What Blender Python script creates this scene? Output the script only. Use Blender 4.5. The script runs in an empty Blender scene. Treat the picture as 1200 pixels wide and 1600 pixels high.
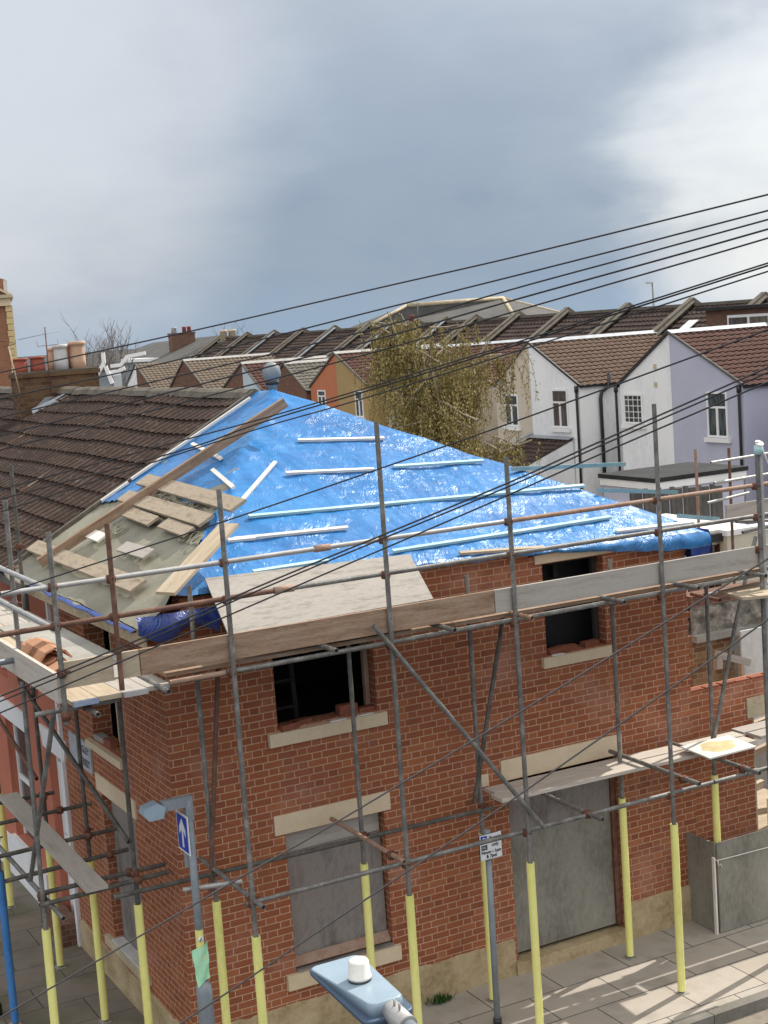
import bpy, math, random
from mathutils import Vector, Matrix, noise as mnoise
random.seed(7)
R = math.radians
SC = bpy.context.scene
COL = SC.collection

# ------------------------------------------------------------------ camera
F_PX = 2360.15
YAW, PIT, ROL = R(27.5770), R(6.9694), R(-3.9967)
CAM = Vector((-4.77397, -14.15451, 7.46402))
_f = Vector((math.sin(YAW)*math.cos(PIT), math.cos(YAW)*math.cos(PIT), -math.sin(PIT)))
_r = Vector((math.cos(YAW), -math.sin(YAW), 0))
_u = _r.cross(_f)
RIGHT = _r*math.cos(ROL) + _u*math.sin(ROL)
UP = _u*math.cos(ROL) - _r*math.sin(ROL)
cam_d = bpy.data.cameras.new('camera')
cam_d.sensor_fit = 'HORIZONTAL'
cam_d.sensor_width = 36.0
cam_d.lens = 36.0*F_PX/1200.0
cam_d.clip_start = 0.1
cam_d.clip_end = 3000
cam = bpy.data.objects.new('camera', cam_d)
COL.objects.link(cam)
m = Matrix.Identity(4)
for i, c in enumerate((RIGHT, UP, -_f)):
    for k in range(3):
        m[k][i] = c[k]
m.translation = CAM
cam.matrix_world = m
SC.camera = cam

# ------------------------------------------------------------------ light
SUN_AZ = R(76)          # from +Y towards +X
SUN_EL = R(46)
EXPOSURE = 0.55
SKY_STR = 0.10
SUN_STR = 3.5
BACK_SKY_FILL = .85
world = bpy.data.worlds.new('World')
SC.world = world
world.use_nodes = True
SC.view_settings.view_transform = 'Standard'
SC.view_settings.look = 'None'
SC.view_settings.exposure = EXPOSURE
SC.view_settings.gamma = 1
SC.view_settings.use_curve_mapping = False
sun_d = bpy.data.lights.new('sun', 'SUN')
sun_d.energy = SUN_STR
sun_d.angle = R(0.6)
sun_d.color = (1.0, 0.94, 0.84)
sun = bpy.data.objects.new('sun', sun_d)
COL.objects.link(sun)
sd = Vector((math.sin(SUN_AZ)*math.cos(SUN_EL), math.cos(SUN_AZ)*math.cos(SUN_EL), math.sin(SUN_EL)))
sun.rotation_euler = sd.to_track_quat('Z', 'Y').to_euler()
sun.location = (30, 20, 40)


# ------------------------------------------------------------------ rays onto real planes
def ray(px, py):
    return (_f + RIGHT*((px-600)/F_PX) - UP*((py-800)/F_PX))


def onX(p, x):
    d = ray(*p); return CAM + d*((x-CAM.x)/d.x)


def onY(p, y):
    d = ray(*p); return CAM + d*((y-CAM.y)/d.y)


def onZ(p, z):
    d = ray(*p); return CAM + d*((z-CAM.z)/d.z)


def onD(p, depth):
    return CAM + ray(*p)*depth


def onP(p, o, n):
    d = ray(*p); return CAM + d*((o-CAM).dot(n)/d.dot(n))


# ------------------------------------------------------------------ node helpers
class NT:
    def __init__(s, nt):
        s.nt = nt; s.n = nt.nodes; s.l = nt.links

    def node(s, t, **kw):
        x = s.n.new(t)
        for k, v in kw.items():
            setattr(x, k, v)
        return x

    def put(s, inp, v):
        if hasattr(v, 'links') or isinstance(v, bpy.types.NodeSocket):
            s.l.new(v, inp)
        elif v is not None:
            if isinstance(v, (tuple, list)) and len(v) == 3 and inp.type == 'RGBA':
                v = (*v, 1)
            inp.default_value = v

    def math(s, op, a, b=None, c=None, clamp=False):
        x = s.node('ShaderNodeMath', operation=op, use_clamp=clamp)
        s.put(x.inputs[0], a)
        if b is not None: s.put(x.inputs[1], b)
        if c is not None: s.put(x.inputs[2], c)
        return x.outputs[0]

    def vmath(s, op, a, b=None):
        x = s.node('ShaderNodeVectorMath', operation=op)
        s.put(x.inputs[0], a)
        if b is not None: s.put(x.inputs[1], b)
        return x.outputs['Value'] if op in ('DOT_PRODUCT', 'LENGTH') else x.outputs[0]

    def sep(s, v):
        x = s.node('ShaderNodeSeparateXYZ'); s.put(x.inputs[0], v); return x.outputs

    def comb(s, a, b, c=0.0):
        x = s.node('ShaderNodeCombineXYZ')
        for i, q in enumerate((a, b, c)): s.put(x.inputs[i], q)
        return x.outputs[0]

    def mix(s, f, a, b, mode='MIX'):
        x = s.node('ShaderNodeMix', data_type='RGBA', blend_type=mode)
        s.put(x.inputs[0], f); s.put(x.inputs[6], a); s.put(x.inputs[7], b)
        return x.outputs[2]

    def noise(s, vec, scale, detail=4, rough=.55, dist=0.0):
        x = s.node('ShaderNodeTexNoise')
        s.put(x.inputs['Vector'], vec); x.inputs['Scale'].default_value = scale
        x.inputs['Detail'].default_value = detail; x.inputs['Roughness'].default_value = rough
        x.inputs['Distortion'].default_value = dist
        return x.outputs['Fac']

    def ramp(s, f, stops, interp='LINEAR'):
        x = s.node('ShaderNodeValToRGB'); s.put(x.inputs[0], f)
        cr = x.color_ramp; cr.interpolation = interp
        while len(cr.elements) < len(stops): cr.elements.new(.5)
        for e, (p, c) in zip(cr.elements, stops):
            e.position = p; e.color = (*c, 1) if len(c) == 3 else c
        return x.outputs[0]

    def step(s, v, lo, hi):
        x = s.node('ShaderNodeMapRange', interpolation_type='SMOOTHSTEP')
        s.put(x.inputs[0], v); s.put(x.inputs[1], lo); s.put(x.inputs[2], hi)
        return x.outputs[0]

    def white(s, vec):
        x = s.node('ShaderNodeTexWhiteNoise', noise_dimensions='3D'); s.put(x.inputs['Vector'], vec)
        return x.outputs['Value'], x.outputs['Color']

    def scale(s, v, k):
        x = s.node('ShaderNodeMapping'); s.put(x.inputs[0], v); x.inputs['Scale'].default_value = k
        return x.outputs[0]

    def bump(s, h, strength=.5, dist=.01, normal=None):
        x = s.node('ShaderNodeBump'); x.inputs['Strength'].default_value = strength
        x.inputs['Distance'].default_value = dist; s.put(x.inputs['Height'], h)
        if normal is not None: s.put(x.inputs['Normal'], normal)
        return x.outputs[0]


def new_mat(name):
    mt = bpy.data.materials.new(name); mt.use_nodes = True
    t = NT(mt.node_tree)
    b = t.n['Principled BSDF']
    return mt, t, b


def geo_pos(t):
    return t.node('ShaderNodeNewGeometry').outputs['Position']


def uvs(t):
    return t.node('ShaderNodeTexCoord').outputs['UV']


MATS = {}


def weathered(name, c1, c2, scale=3.0, rough=.8, metal=0.0, fine=30.0, bump=.15, bdist=.004, c3=None, spec=.3, use_uv=False, stretch=None):
    """two or three tone surface broken up by coarse and fine noise"""
    if name in MATS: return MATS[name]
    mt, t, b = new_mat(name)
    v = uvs(t) if use_uv else geo_pos(t)
    if stretch: v = t.scale(v, stretch)
    a = t.noise(v, scale, 6, .6)
    f = t.noise(v, fine, 4, .65)
    k = t.math('ADD', t.math('MULTIPLY', a, .65), t.math('MULTIPLY', f, .35))
    stops = [(.36, c1), (.64, c2)]
    if c3: stops = [(.33, c1), (.52, c2), (.68, c3)]
    b.inputs['Base Color'].default_value = (*c1, 1)
    t.l.new(t.ramp(k, stops), b.inputs['Base Color'])
    b.inputs['Roughness'].default_value = rough
    b.inputs['Metallic'].default_value = metal
    b.inputs['Specular IOR Level'].default_value = spec
    if bump: t.l.new(t.bump(f, bump, bdist), b.inputs['Normal'])
    MATS[name] = mt
    return mt


def plain(name, c, rough=.5, metal=0.0, spec=.5, emit=None):
    return weathered(name, tuple(x*.88 for x in c), tuple(min(1, x*1.08) for x in c), 6, rough, metal, 60, .04, .002, None, spec)


# brick laid in alternating long and short bricks
def brick_mat(name, cols, mortar, pale=.0, ch=.075, per=.3375, dirt=(.10, .06, .045), dirt_amt=.25):
    mt, t, b = new_mat(name)
    uv = uvs(t); s = t.sep(uv); u, v = s[0], s[1]
    wob = t.noise(uv, 9, 2)
    vv = t.math('DIVIDE', t.math('ADD', v, t.math('MULTIPLY', t.math('SUBTRACT', wob, .5), .006)), ch)
    row = t.math('FLOOR', vv); fv = t.math('SUBTRACT', vv, row)
    odd = t.math('MULTIPLY', t.math('FLOORED_MODULO', row, 2.0), .5)
    jit = t.white(t.comb(row, 3.1, 7.7))[0]
    uu = t.math('ADD', t.math('ADD', t.math('DIVIDE', u, per), odd), t.math('MULTIPLY', jit, .06))
    col = t.math('FLOOR', uu); fu = t.math('SUBTRACT', uu, col)
    sp = .667
    hd = t.math('GREATER_THAN', fu, sp)
    du = t.math('MINIMUM', t.math('MINIMUM', fu, t.math('SUBTRACT', 1.0, fu)), t.math('ABSOLUTE', t.math('SUBTRACT', fu, sp)))
    du = t.math('MULTIPLY', du, per)
    dv = t.math('MULTIPLY', t.math('MINIMUM', fv, t.math('SUBTRACT', 1.0, fv)), ch)
    d = t.math('MINIMUM', du, dv)
    edge = t.noise(uv, 70, 3, .7)
    d = t.math('ADD', d, t.math('MULTIPLY', t.math('SUBTRACT', edge, .5), .006))
    mask = t.step(d, .0030, .0072)
    bid = t.comb(t.math('ADD', t.math('MULTIPLY', col, 2.0), hd), row, 1.0)
    rv, rc = t.white(bid)
    n = len(cols)
    bc = t.ramp(rv, [(i/(n-1)*.98+.01, c) for i, c in enumerate(cols)])
    fine = t.noise(uv, 45, 5, .7)
    bc = t.mix(t.math('MULTIPLY', t.step(fine, .45, .75), .35), bc, tuple(x*.55 for x in cols[0]))
    big = t.noise(uv, .9, 5, .6)
    bc = t.mix(t.math('MULTIPLY', t.step(big, .5, .72), pale), bc, (.44, .24, .18))
    mc = t.mix(t.math('MULTIPLY', t.step(t.noise(uv, 1.7, 4), .45, .7), .5), mortar, tuple(x*.68 for x in mortar))
    c = t.mix(mask, mc, bc)
    dn = t.noise(t.scale(uv, (1.6, .45, 1)), 1.6, 6, .65)
    c = t.mix(t.math('MULTIPLY', t.step(dn, .52, .75), dirt_amt), c, dirt)
    st = t.noise(t.scale(uv, (2.6, .28, 1)), 2.2, 5, .6)
    c = t.mix(t.math('MULTIPLY', t.step(st, .55, .78), .28), c, (.15, .075, .055))
    t.l.new(c, b.inputs['Base Color'])
    b.inputs['Roughness'].default_value = .9
    b.inputs['Specular IOR Level'].default_value = .2
    h = t.math('ADD', mask, t.math('MULTIPLY', fine, .35))
    t.l.new(t.bump(h, .7, .006), b.inputs['Normal'])
    MATS[name] = mt
    return mt


M_BRICK = brick_mat('red_brick', [(.235, .079, .041), (.295, .098, .047), (.315, .107, .050), (.27, .090, .045), (.36, .132, .060), (.25, .083, .046)], (.54, .33, .225), pale=.55)
M_BRICK_OLD = brick_mat('old_brick', [(.17, .09, .05), (.26, .15, .08), (.32, .22, .12), (.2, .1, .06)], (.36, .3, .22), dirt=(.12, .1, .07), dirt_amt=.5)
M_BRICK_FAR = brick_mat('far_brick', [(.12, .065, .05), (.16, .085, .06), (.19, .10, .07)], (.24, .17, .13))
M_BRICK_CHIM = brick_mat('chimney_brick', [(.085, .045, .03), (.13, .07, .04), (.15, .095, .05)], (.15, .115, .08), dirt=(.15, .125, .035), dirt_amt=.7)
M_BRICK_TOWER = brick_mat('tower_brick', [(.25, .11, .065), (.29, .13, .08), (.27, .125, .07)], (.31, .2, .14))

M_PLINTH = weathered('plinth_render', (.25, .185, .10), (.43, .335, .205), 2.6, .95, c3=(.50, .41, .27), fine=22, bump=.5, bdist=.015, spec=.1)
M_STONE = weathered('cream_stone', (.58, .465, .32), (.68, .56, .41), 2.0, .9, fine=25, bump=.15, spec=.15)
M_STONE_D = weathered('stained_stone', (.34, .29, .21), (.58, .485, .35), 3.0, .9, fine=25, bump=.2, spec=.15)
M_PLYDARK = weathered('grey_board', (.115, .10, .092), (.255, .228, .212), 1.6, .8, c3=(.205, .16, .14), fine=13, bump=.2, stretch=(2.2, 2.2, .8))
M_PLYGREEN = weathered('damp_board', (.125, .115, .095), (.235, .222, .19), 1.3, .75, c3=(.30, .285, .245), fine=15, bump=.2, stretch=(1.8, 1.8, .8))
M_WOOD = weathered('scaffold_timber', (.17, .105, .068), (.32, .22, .155), 2.0, .85, c3=(.41, .32, .245), fine=16, bump=.25, stretch=(1, 9, 1), use_uv=True, spec=.15)
M_WOODG = weathered('grey_timber', (.26, .235, .21), (.41, .38, .345), 1.1, .85, c3=(.33, .29, .255), fine=16, bump=.25, stretch=(1, 9, 1), use_uv=True, spec=.15)
M_WOODW = weathered('pale_timber', (.33, .265, .185), (.52, .44, .335), 1.9, .8, fine=14, bump=.2, stretch=(1, 10, 1), use_uv=True, spec=.15)
M_PLYSHEET = weathered('plywood_sheet', (.175, .155, .135), (.325, .30, .275), 3.2, .85, c3=(.245, .22, .195), fine=12, bump=.12, stretch=(1, 2.4, 1), use_uv=True, spec=.15)
M_OLDBOARD = weathered('weathered_board', (.185, .14, .10), (.385, .325, .25), 3.0, .85, c3=(.26, .19, .135), fine=18, bump=.2, stretch=(1, 4, 1), use_uv=True, spec=.15)
M_WHITEWOOD = weathered('primed_batten', (.62, .58, .53), (.78, .75, .71), 2, .7, fine=20, bump=.1)
M_TEAL = weathered('treated_batten', (.30, .50, .52), (.48, .66, .68), 1.3, .65, fine=24, bump=.1)
M_TEALD = weathered('dull_teal_batten', (.15, .27, .30), (.26, .38, .41), 1.5, .7, fine=24, bump=.1)
M_GALV = weathered('galvanised_tube', (.095, .090, .082), (.19, .182, .17), 7, .55, .25, fine=40, bump=.25, c3=(.33, .325, .31), spec=.4)
M_GALVL = weathered('bright_tube', (.33, .325, .315), (.47, .465, .455), 4, .45, .3, fine=40, bump=.1, spec=.4)
M_RUST = weathered('rusty_tube', (.085, .045, .035), (.16, .085, .062), 6, .75, .1, c3=(.25, .15, .11), fine=45, bump=.25)
M_RUSTL = weathered('dusty_rust_tube', (.22, .125, .085), (.36, .24, .18), 6, .75, .1, c3=(.32, .27, .24), fine=45, bump=.2)
M_COUPLER = weathered('rusty_coupler', (.06, .03, .025), (.16, .07, .045), 14, .75, .2, c3=(.22, .12, .09), fine=60, bump=.3)
M_TUBED = weathered('dark_weathered_tube', (.05, .046, .04), (.105, .098, .088), 7, .7, .15, fine=40, bump=.25, c3=(.19, .18, .165))
M_BLEACH = weathered('bleached_plank', (.36, .315, .265), (.53, .48, .42), 1.6, .85, fine=16, bump=.25, c3=(.44, .40, .36), stretch=(1, 9, 1), use_uv=True, spec=.15)
M_YELLOW = weathered('yellow_foam', (.66, .62, .20), (.80, .76, .27), 3.5, .7, fine=26, bump=.15, stretch=(1, 1, .35), c3=(.84, .80, .33))
M_PAINTEND = weathered('faded_blue_paint', (.13, .20, .36), (.34, .38, .46), 8, .8, fine=30, bump=.1)
M_BLUEFOAM = weathered('blue_foam', (.04, .16, .42), (.07, .22, .52), 2.2, .7, fine=20, bump=.08)
M_WHITE = weathered('white_paint', (.70, .71, .73), (.80, .80, .81), 1.0, .6, fine=14, bump=.06)
M_UPVC = weathered('white_frame', (.74, .75, .76), (.80, .80, .80), 2, .35, fine=14, bump=.0)
M_LAV = weathered('lavender_render', (.42, .43, .55), (.48, .49, .60), .7, .85, fine=10, bump=.08)
M_WHITER = weathered('white_render', (.62, .64, .67), (.79, .80, .82), .8, .85, fine=8, bump=.1, c3=(.82, .83, .84), stretch=(1, 1, .5))
M_BEIGE = weathered('beige_render', (.50, .44, .36), (.58, .52, .43), .6, .9, fine=10, bump=.08)
M_ORANGE = weathered('orange_render', (.44, .16, .085), (.49, .19, .10), .6, .9, fine=10, bump=.05)
M_OCHRE = weathered('ochre_render', (.34, .245, .11), (.40, .29, .14), .6, .9, fine=10, bump=.05)
M_PBLUE = weathered('pale_blue_render', (.42, .52, .58), (.50, .60, .66), .6, .9, fine=10, bump=.05)
M_PINK = weathered('red_masonry_paint', (.40, .13, .085), (.48, .17, .11), .9, .8, fine=16, bump=.08)


def tile_mat(name, c1, c2, c3, per, dark, lichen, wid=.30):
    mt, t, b = new_mat(name)
    uv = uvs(t); u = t.sep(uv)[0]; p = geo_pos(t)
    k = t.math('ADD', t.math('MULTIPLY', t.noise(p, 1.6, 6, .6), .6), t.math('MULTIPLY', t.noise(p, 14, 4, .65), .4))
    c = t.ramp(k, [(.35, c1), (.52, c2), (.66, c3)])
    fu = t.math('FRACT', t.math('DIVIDE', t.math('ADD', u, 100.0), per))
    d = t.math('MINIMUM', fu, t.math('SUBTRACT', 1.0, fu))
    ch = t.math('MULTIPLY', t.math('SUBTRACT', 1.0, t.step(t.math('ADD', d, t.math('MULTIPLY', t.math('SUBTRACT', t.noise(p, 20, 3), .5), .15)), .04, wid)), dark)
    c = t.mix(ch, c, (.012, .010, .008))  # self-shadow of the tile troughs painted in as dark stripes
    sp = t.math('MULTIPLY', t.step(t.noise(t.scale(uv, (1, .45, 1)), 26, 3, .7), .60, .70), lichen)
    c = t.mix(sp, c, (.30, .28, .25))
    t.l.new(c, b.inputs['Base Color'])
    b.inputs['Roughness'].default_value = .85; b.inputs['Specular IOR Level'].default_value = .2
    t.l.new(t.bump(t.noise(p, 30, 4, .7), .35, .005), b.inputs['Normal'])
    return mt


M_TILE_DK = tile_mat('dark_concrete_tile', (.046, .025, .018), (.080, .045, .033), (.115, .074, .056), .24, .85, .55)
M_TILE_RED = tile_mat('red_brown_tile', (.060, .028, .023), (.10, .046, .036), (.085, .046, .038), .30, .8, .1, .22)
M_TILE_BRN = tile_mat('brown_tile', (.085, .053, .039), (.135, .088, .064), (.115, .072, .052), .30, .8, .1, .22)
M_TILE_TAN = tile_mat('tan_tile', (.12, .092, .068), (.19, .15, .115), (.15, .115, .09), .30, .7, .1, .22)
M_TILE_LICH = tile_mat('lichen_tile', (.085, .078, .066), (.15, .138, .118), (.23, .21, .18), .30, .4, .5, .2)
M_TILE_MAIN = tile_mat('main_roof_tile', (.036, .024, .022), (.062, .042, .036), (.088, .07, .06), .30, .4, .2, .2)
M_SLATE = weathered('grey_slate', (.060, .060, .060), (.088, .086, .082), 1.0, .8, c3=(.115, .108, .094), fine=5, bump=.2)
M_LEAD = weathered('lead_flashing', (.20, .22, .245), (.37, .395, .43), 2.5, .55, .2, fine=18, bump=.2)
M_GREYLEAD = weathered('pale_ridge_mortar', (.28, .275, .26), (.42, .415, .40), 3, .9, fine=12, bump=.2)
M_MORTAR = weathered('ridge_mortar', (.075, .065, .052), (.165, .145, .12), 3, .95, c3=(.12, .11, .07), fine=20, bump=.4)
M_BLACKP = plain('black_plastic', (.02, .02, .022), .4)
M_CABLE = plain('cable_sheath', (.028, .026, .03), .5)
M_CABLEL = plain('grey_cable_sheath', (.085, .075, .075), .5)
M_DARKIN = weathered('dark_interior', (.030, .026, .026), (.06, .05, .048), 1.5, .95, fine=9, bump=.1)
M_BLACKIN = plain('room_darkness_black', (.012, .012, .014), .7)
M_ASPH = weathered('asphalt', (.035, .036, .039), (.060, .060, .063), 1.5, .9, fine=60, bump=.4, bdist=.006)
M_KERB = weathered('kerb_stone', (.13, .122, .105), (.23, .215, .19), 2, .9, fine=30, bump=.3)
M_EARTH = weathered('yard_earth', (.12, .10, .075), (.24, .21, .17), .8, .95, c3=(.17, .17, .10), fine=7, bump=.5, bdist=.03)
M_TERRA = weathered('terracotta', (.36, .16, .09), (.50, .25, .15), 4, .8, fine=24, bump=.1)
M_BUFF = weathered('buff_terracotta', (.48, .30, .20), (.62, .42, .30), 4, .8, fine=24, bump=.1)
M_REDPOT = weathered('red_clay', (.30, .075, .05), (.40, .12, .08), 4, .8, fine=24, bump=.1)
M_GREYPOT = weathered('pale_pot', (.45, .45, .45), (.62, .62, .61), 4, .8, fine=24, bump=.1)
M_RIDGETILE = weathered('clay_ridge_tile', (.38, .19, .11), (.50, .28, .17), 5, .85, fine=24, bump=.15)
M_STEELG = weathered('grey_painted_steel', (.20, .23, .255), (.27, .30, .33), 3, .5, .1, fine=24, bump=.06)
M_LAMP = weathered('lamp_grey_blue', (.25, .33, .40), (.30, .385, .455), 5, .38, .1, fine=50, bump=.03)
M_LAMPD = weathered('lamp_slate_blue', (.07, .105, .16), (.09, .13, .19), 5, .4, .1, fine=50, bump=.03)
M_DOME = plain('photocell_dome', (.80, .79, .72), .35)
M_SIGNW = plain('sign_white', (.74, .75, .77), .4)
M_SIGNB = plain('sign_blue', (.015, .045, .42), .4)
M_SIGNK = plain('sign_black', (.02, .02, .045), .5)
M_SIGNBK = plain('sign_back', (.25, .26, .27), .5)
M_PLATE = weathered('name_plate', (.36, .37, .40), (.46, .47, .50), 6, .5, fine=40, bump=.05)
M_GREEN = weathered('green_paper', (.34, .66, .42), (.42, .74, .50), 6, .8, fine=30, bump=.1)
M_CONC = weathered('grey_concrete', (.23, .225, .205), (.36, .35, .32), 1.5, .9, fine=16, bump=.25)
M_BLOCK = weathered('cream_blockwork', (.46, .44, .36), (.56, .54, .45), 1.5, .9, fine=16, bump=.15)
M_RUBBLE = weathered('rubble_wall', (.05, .045, .04), (.22, .20, .17), 5.5, .95, c3=(.48, .45, .40), fine=14, bump=.8, bdist=.03)
M_ROOFFELT = weathered('flat_roof_felt', (.016, .017, .019), (.036, .038, .041), 1.2, .8, fine=14, bump=.2)
M_FENCE = weathered('grey_fence', (.09, .088, .085), (.15, .145, .14), 2, .9, fine=14, bump=.2)
M_BARK = weathered('pale_bark', (.20, .175, .12), (.38, .34, .26), 4, .9, c3=(.13, .11, .075), fine=14, bump=.4)
M_TWIG = weathered('twig', (.09, .072, .035), (.15, .12, .06), 4, .9, fine=14, bump=0)
M_FARTWIG = weathered('bare_twig', (.16, .135, .125), (.23, .20, .19), 4, .9, fine=14, bump=0)
M_WEED = weathered('weed_leaf', (.03, .075, .015), (.07, .14, .03), 9, .7, fine=30, bump=0)
M_FELTM = None


def felt_material():
    mt, t, b = new_mat('roof_underlay_felt')
    p = geo_pos(t)
    a = t.noise(p, 1.3, 5); f = t.noise(p, 8, 4)
    c = t.ramp(a, [(.35, (.19, .178, .13)), (.65, (.28, .265, .205))])
    c = t.mix(t.math('MULTIPLY', t.step(f, .5, .75), .3), c, (.25, .24, .17))
    t.l.new(c, b.inputs['Base Color'])
    b.inputs['Roughness'].default_value = .6
    w = t.noise(t.scale(p, (1, 1, 1)), 3.2, 6, .6, .8)
    t.l.new(t.bump(w, .5, .03), b.inputs['Normal'])
    return mt


M_FELT = felt_material()


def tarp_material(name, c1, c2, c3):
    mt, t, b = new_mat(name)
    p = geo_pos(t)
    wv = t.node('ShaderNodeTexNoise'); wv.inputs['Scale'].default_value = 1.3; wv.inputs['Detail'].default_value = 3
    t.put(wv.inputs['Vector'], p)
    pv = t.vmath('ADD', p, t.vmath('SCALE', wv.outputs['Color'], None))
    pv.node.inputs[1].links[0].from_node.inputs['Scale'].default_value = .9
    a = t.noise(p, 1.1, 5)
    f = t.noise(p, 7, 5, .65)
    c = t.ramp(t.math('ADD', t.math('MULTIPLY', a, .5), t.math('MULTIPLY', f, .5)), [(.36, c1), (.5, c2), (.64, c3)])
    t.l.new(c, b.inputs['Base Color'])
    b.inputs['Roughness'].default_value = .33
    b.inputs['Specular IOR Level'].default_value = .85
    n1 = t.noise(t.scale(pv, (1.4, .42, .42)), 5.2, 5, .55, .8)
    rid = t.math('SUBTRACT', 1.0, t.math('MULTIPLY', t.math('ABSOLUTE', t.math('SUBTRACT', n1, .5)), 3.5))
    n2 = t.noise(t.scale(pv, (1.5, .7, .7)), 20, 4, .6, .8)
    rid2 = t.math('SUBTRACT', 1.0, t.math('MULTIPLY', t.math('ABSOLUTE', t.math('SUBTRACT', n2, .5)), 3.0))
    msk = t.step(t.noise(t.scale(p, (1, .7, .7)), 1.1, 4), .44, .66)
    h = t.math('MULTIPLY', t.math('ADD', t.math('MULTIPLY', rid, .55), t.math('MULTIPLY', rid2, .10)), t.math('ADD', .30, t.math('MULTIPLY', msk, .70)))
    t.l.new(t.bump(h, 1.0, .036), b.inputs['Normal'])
    return mt


M_TARP = tarp_material('blue_tarp', (.008, .125, .37), (.012, .165, .45), (.022, .215, .53))
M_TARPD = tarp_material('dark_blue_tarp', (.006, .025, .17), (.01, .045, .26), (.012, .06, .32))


def paving_material(name='paving_slabs', k=1.0, moss=0.0):
    mt, t, b = new_mat(name)
    p = geo_pos(t); s = t.sep(p)
    W, L = .62, .92
    row = t.math('FLOOR', t.math('DIVIDE', s[1], W)); fv = t.math('SUBTRACT', t.math('DIVIDE', s[1], W), row)
    sh = t.math('MULTIPLY', t.math('FLOORED_MODULO', row, 2.0), .5)
    uu = t.math('ADD', t.math('DIVIDE', s[0], L), sh); col = t.math('FLOOR', uu); fu = t.math('SUBTRACT', uu, col)
    du = t.math('MULTIPLY', t.math('MINIMUM', fu, t.math('SUBTRACT', 1.0, fu)), L)
    dv = t.math('MULTIPLY', t.math('MINIMUM', fv, t.math('SUBTRACT', 1.0, fv)), W)
    d = t.math('ADD', t.math('MINIMUM', du, dv), t.math('MULTIPLY', t.math('SUBTRACT', t.noise(p, 30, 3), .5), .008))
    mask = t.step(d, .003, .010)
    rv = t.white(t.comb(col, row, 2.0))[0]
    a = t.noise(p, 2.2, 6, .65); f = t.noise(p, 60, 4, .7)
    base = t.ramp(rv, [(0, (.33, .29, .245)), (.5, (.40, .355, .305)), (1, (.365, .33, .285))])
    base = t.mix(t.math('MULTIPLY', t.step(a, .45, .72), .55), base, (.21, .19, .15))
    base = t.mix(t.math('MULTIPLY', f, .25), base, (.44, .41, .37))
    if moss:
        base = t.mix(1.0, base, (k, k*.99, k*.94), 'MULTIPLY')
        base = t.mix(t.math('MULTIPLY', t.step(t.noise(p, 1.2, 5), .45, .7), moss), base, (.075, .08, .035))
    c = t.mix(mask, (.05, .045, .036), base)
    t.l.new(c, b.inputs['Base Color']); b.inputs['Roughness'].default_value = .88
    t.l.new(t.bump(t.math('ADD', mask, t.math('MULTIPLY', f, .3)), .5, .006), b.inputs['Normal'])
    return mt


M_PAVE = paving_material()
M_PAVES = paving_material('shade_toned_mossy_slabs', .47, .6)  # mossy side slabs, with the street's deep shade put into their darker colour


def glass_material(name, tint):
    mt, t, b = new_mat(name)
    p = geo_pos(t)
    n = t.noise(t.scale(p, (3, 3, .6)), 3.0, 4)
    t.l.new(t.ramp(n, [(.4, tint), (.62, tuple(x*2.8 for x in tint))]), b.inputs['Base Color'])
    b.inputs['Roughness'].default_value = .06
    b.inputs['Specular IOR Level'].default_value = .7
    return mt


M_GLASS = glass_material('window_glass', (.028, .036, .04))


def leaf_material(name, c1, c2, c3):
    mt, t, b = new_mat(name)
    p = geo_pos(t)
    n = t.noise(p, 1.1, 4); w = t.noise(p, 9, 2)
    k = t.math('ADD', t.math('MULTIPLY', n, .6), t.math('MULTIPLY', w, .4))
    t.l.new(t.ramp(k, [(.36, c1), (.5, c2), (.64, c3)]), b.inputs['Base Color'])
    b.inputs['Roughness'].default_value = .7
    b.inputs['Specular IOR Level'].default_value = .2
    return mt


M_WILLOW = leaf_material('willow_leaf', (.18, .145, .055), (.33, .27, .105), (.45, .375, .165))

# ------------------------------------------------------------------ sky
w = NT(world.node_tree)
for n_ in list(w.n): w.n.remove(n_)
tc = w.node('ShaderNodeTexCoord'); dirv = tc.outputs['Generated']
sky = w.node('ShaderNodeTexSky', sky_type='NISHITA')
sky.sun_disc = False
sky.sun_elevation = SUN_EL
sky.sun_rotation = SUN_AZ
sky.air_density = 1.2; sky.dust_density = 1.5; sky.ozone_density = 1.0
bg1 = w.node('ShaderNodeBackground'); w.l.new(sky.outputs[0], bg1.inputs[0]); bg1.inputs[1].default_value = SKY_STR
sx = w.sep(dirv)
zz = w.math('ADD', w.math('MAXIMUM', sx[2], 0.0), .45)
pl = w.comb(w.math('DIVIDE', sx[0], zz), w.math('DIVIDE', sx[1], zz), 0.0)
n1 = w.noise(pl, 1.5, 5, .5, .35)
n2 = w.noise(pl, 5.5, 6, .55, .5)
n3 = w.noise(w.scale(dirv, (1, 1, 1.6)), 5.0, 5, .5, .4)
el = w.math('MAXIMUM', sx[2], 0.0)
dk = w.ramp(el, [(0.0, (.31, .44, .60)), (.035, (.265, .365, .51)), (.08, (.265, .345, .475)), (.13, (.325, .395, .515)), (.21, (.44, .50, .59)), (.4, (.60, .65, .71)), (1, (.68, .70, .73))])
lt = w.ramp(el, [(0.0, (.37, .50, .67)), (.05, (.37, .47, .61)), (.10, (.42, .49, .605)), (.15, (.51, .57, .66)), (.21, (.63, .675, .75)), (.4, (.74, .78, .83)), (1, (.86, .88, .90))])
n4 = w.noise(w.scale(dirv, (1, 1, 2.2)), 7.5, 6, .55, .25)
cm = w.step(w.math('ADD', w.math('MULTIPLY', n1, .30), w.math('ADD', w.math('MULTIPLY', n3, .30), w.math('MULTIPLY', n4, .40))), .38, .62)
bd3 = ray(430, 330).normalized()
dark = w.step(w.vmath('DOT_PRODUCT', dirv, tuple(bd3)), .965, .998)
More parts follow.
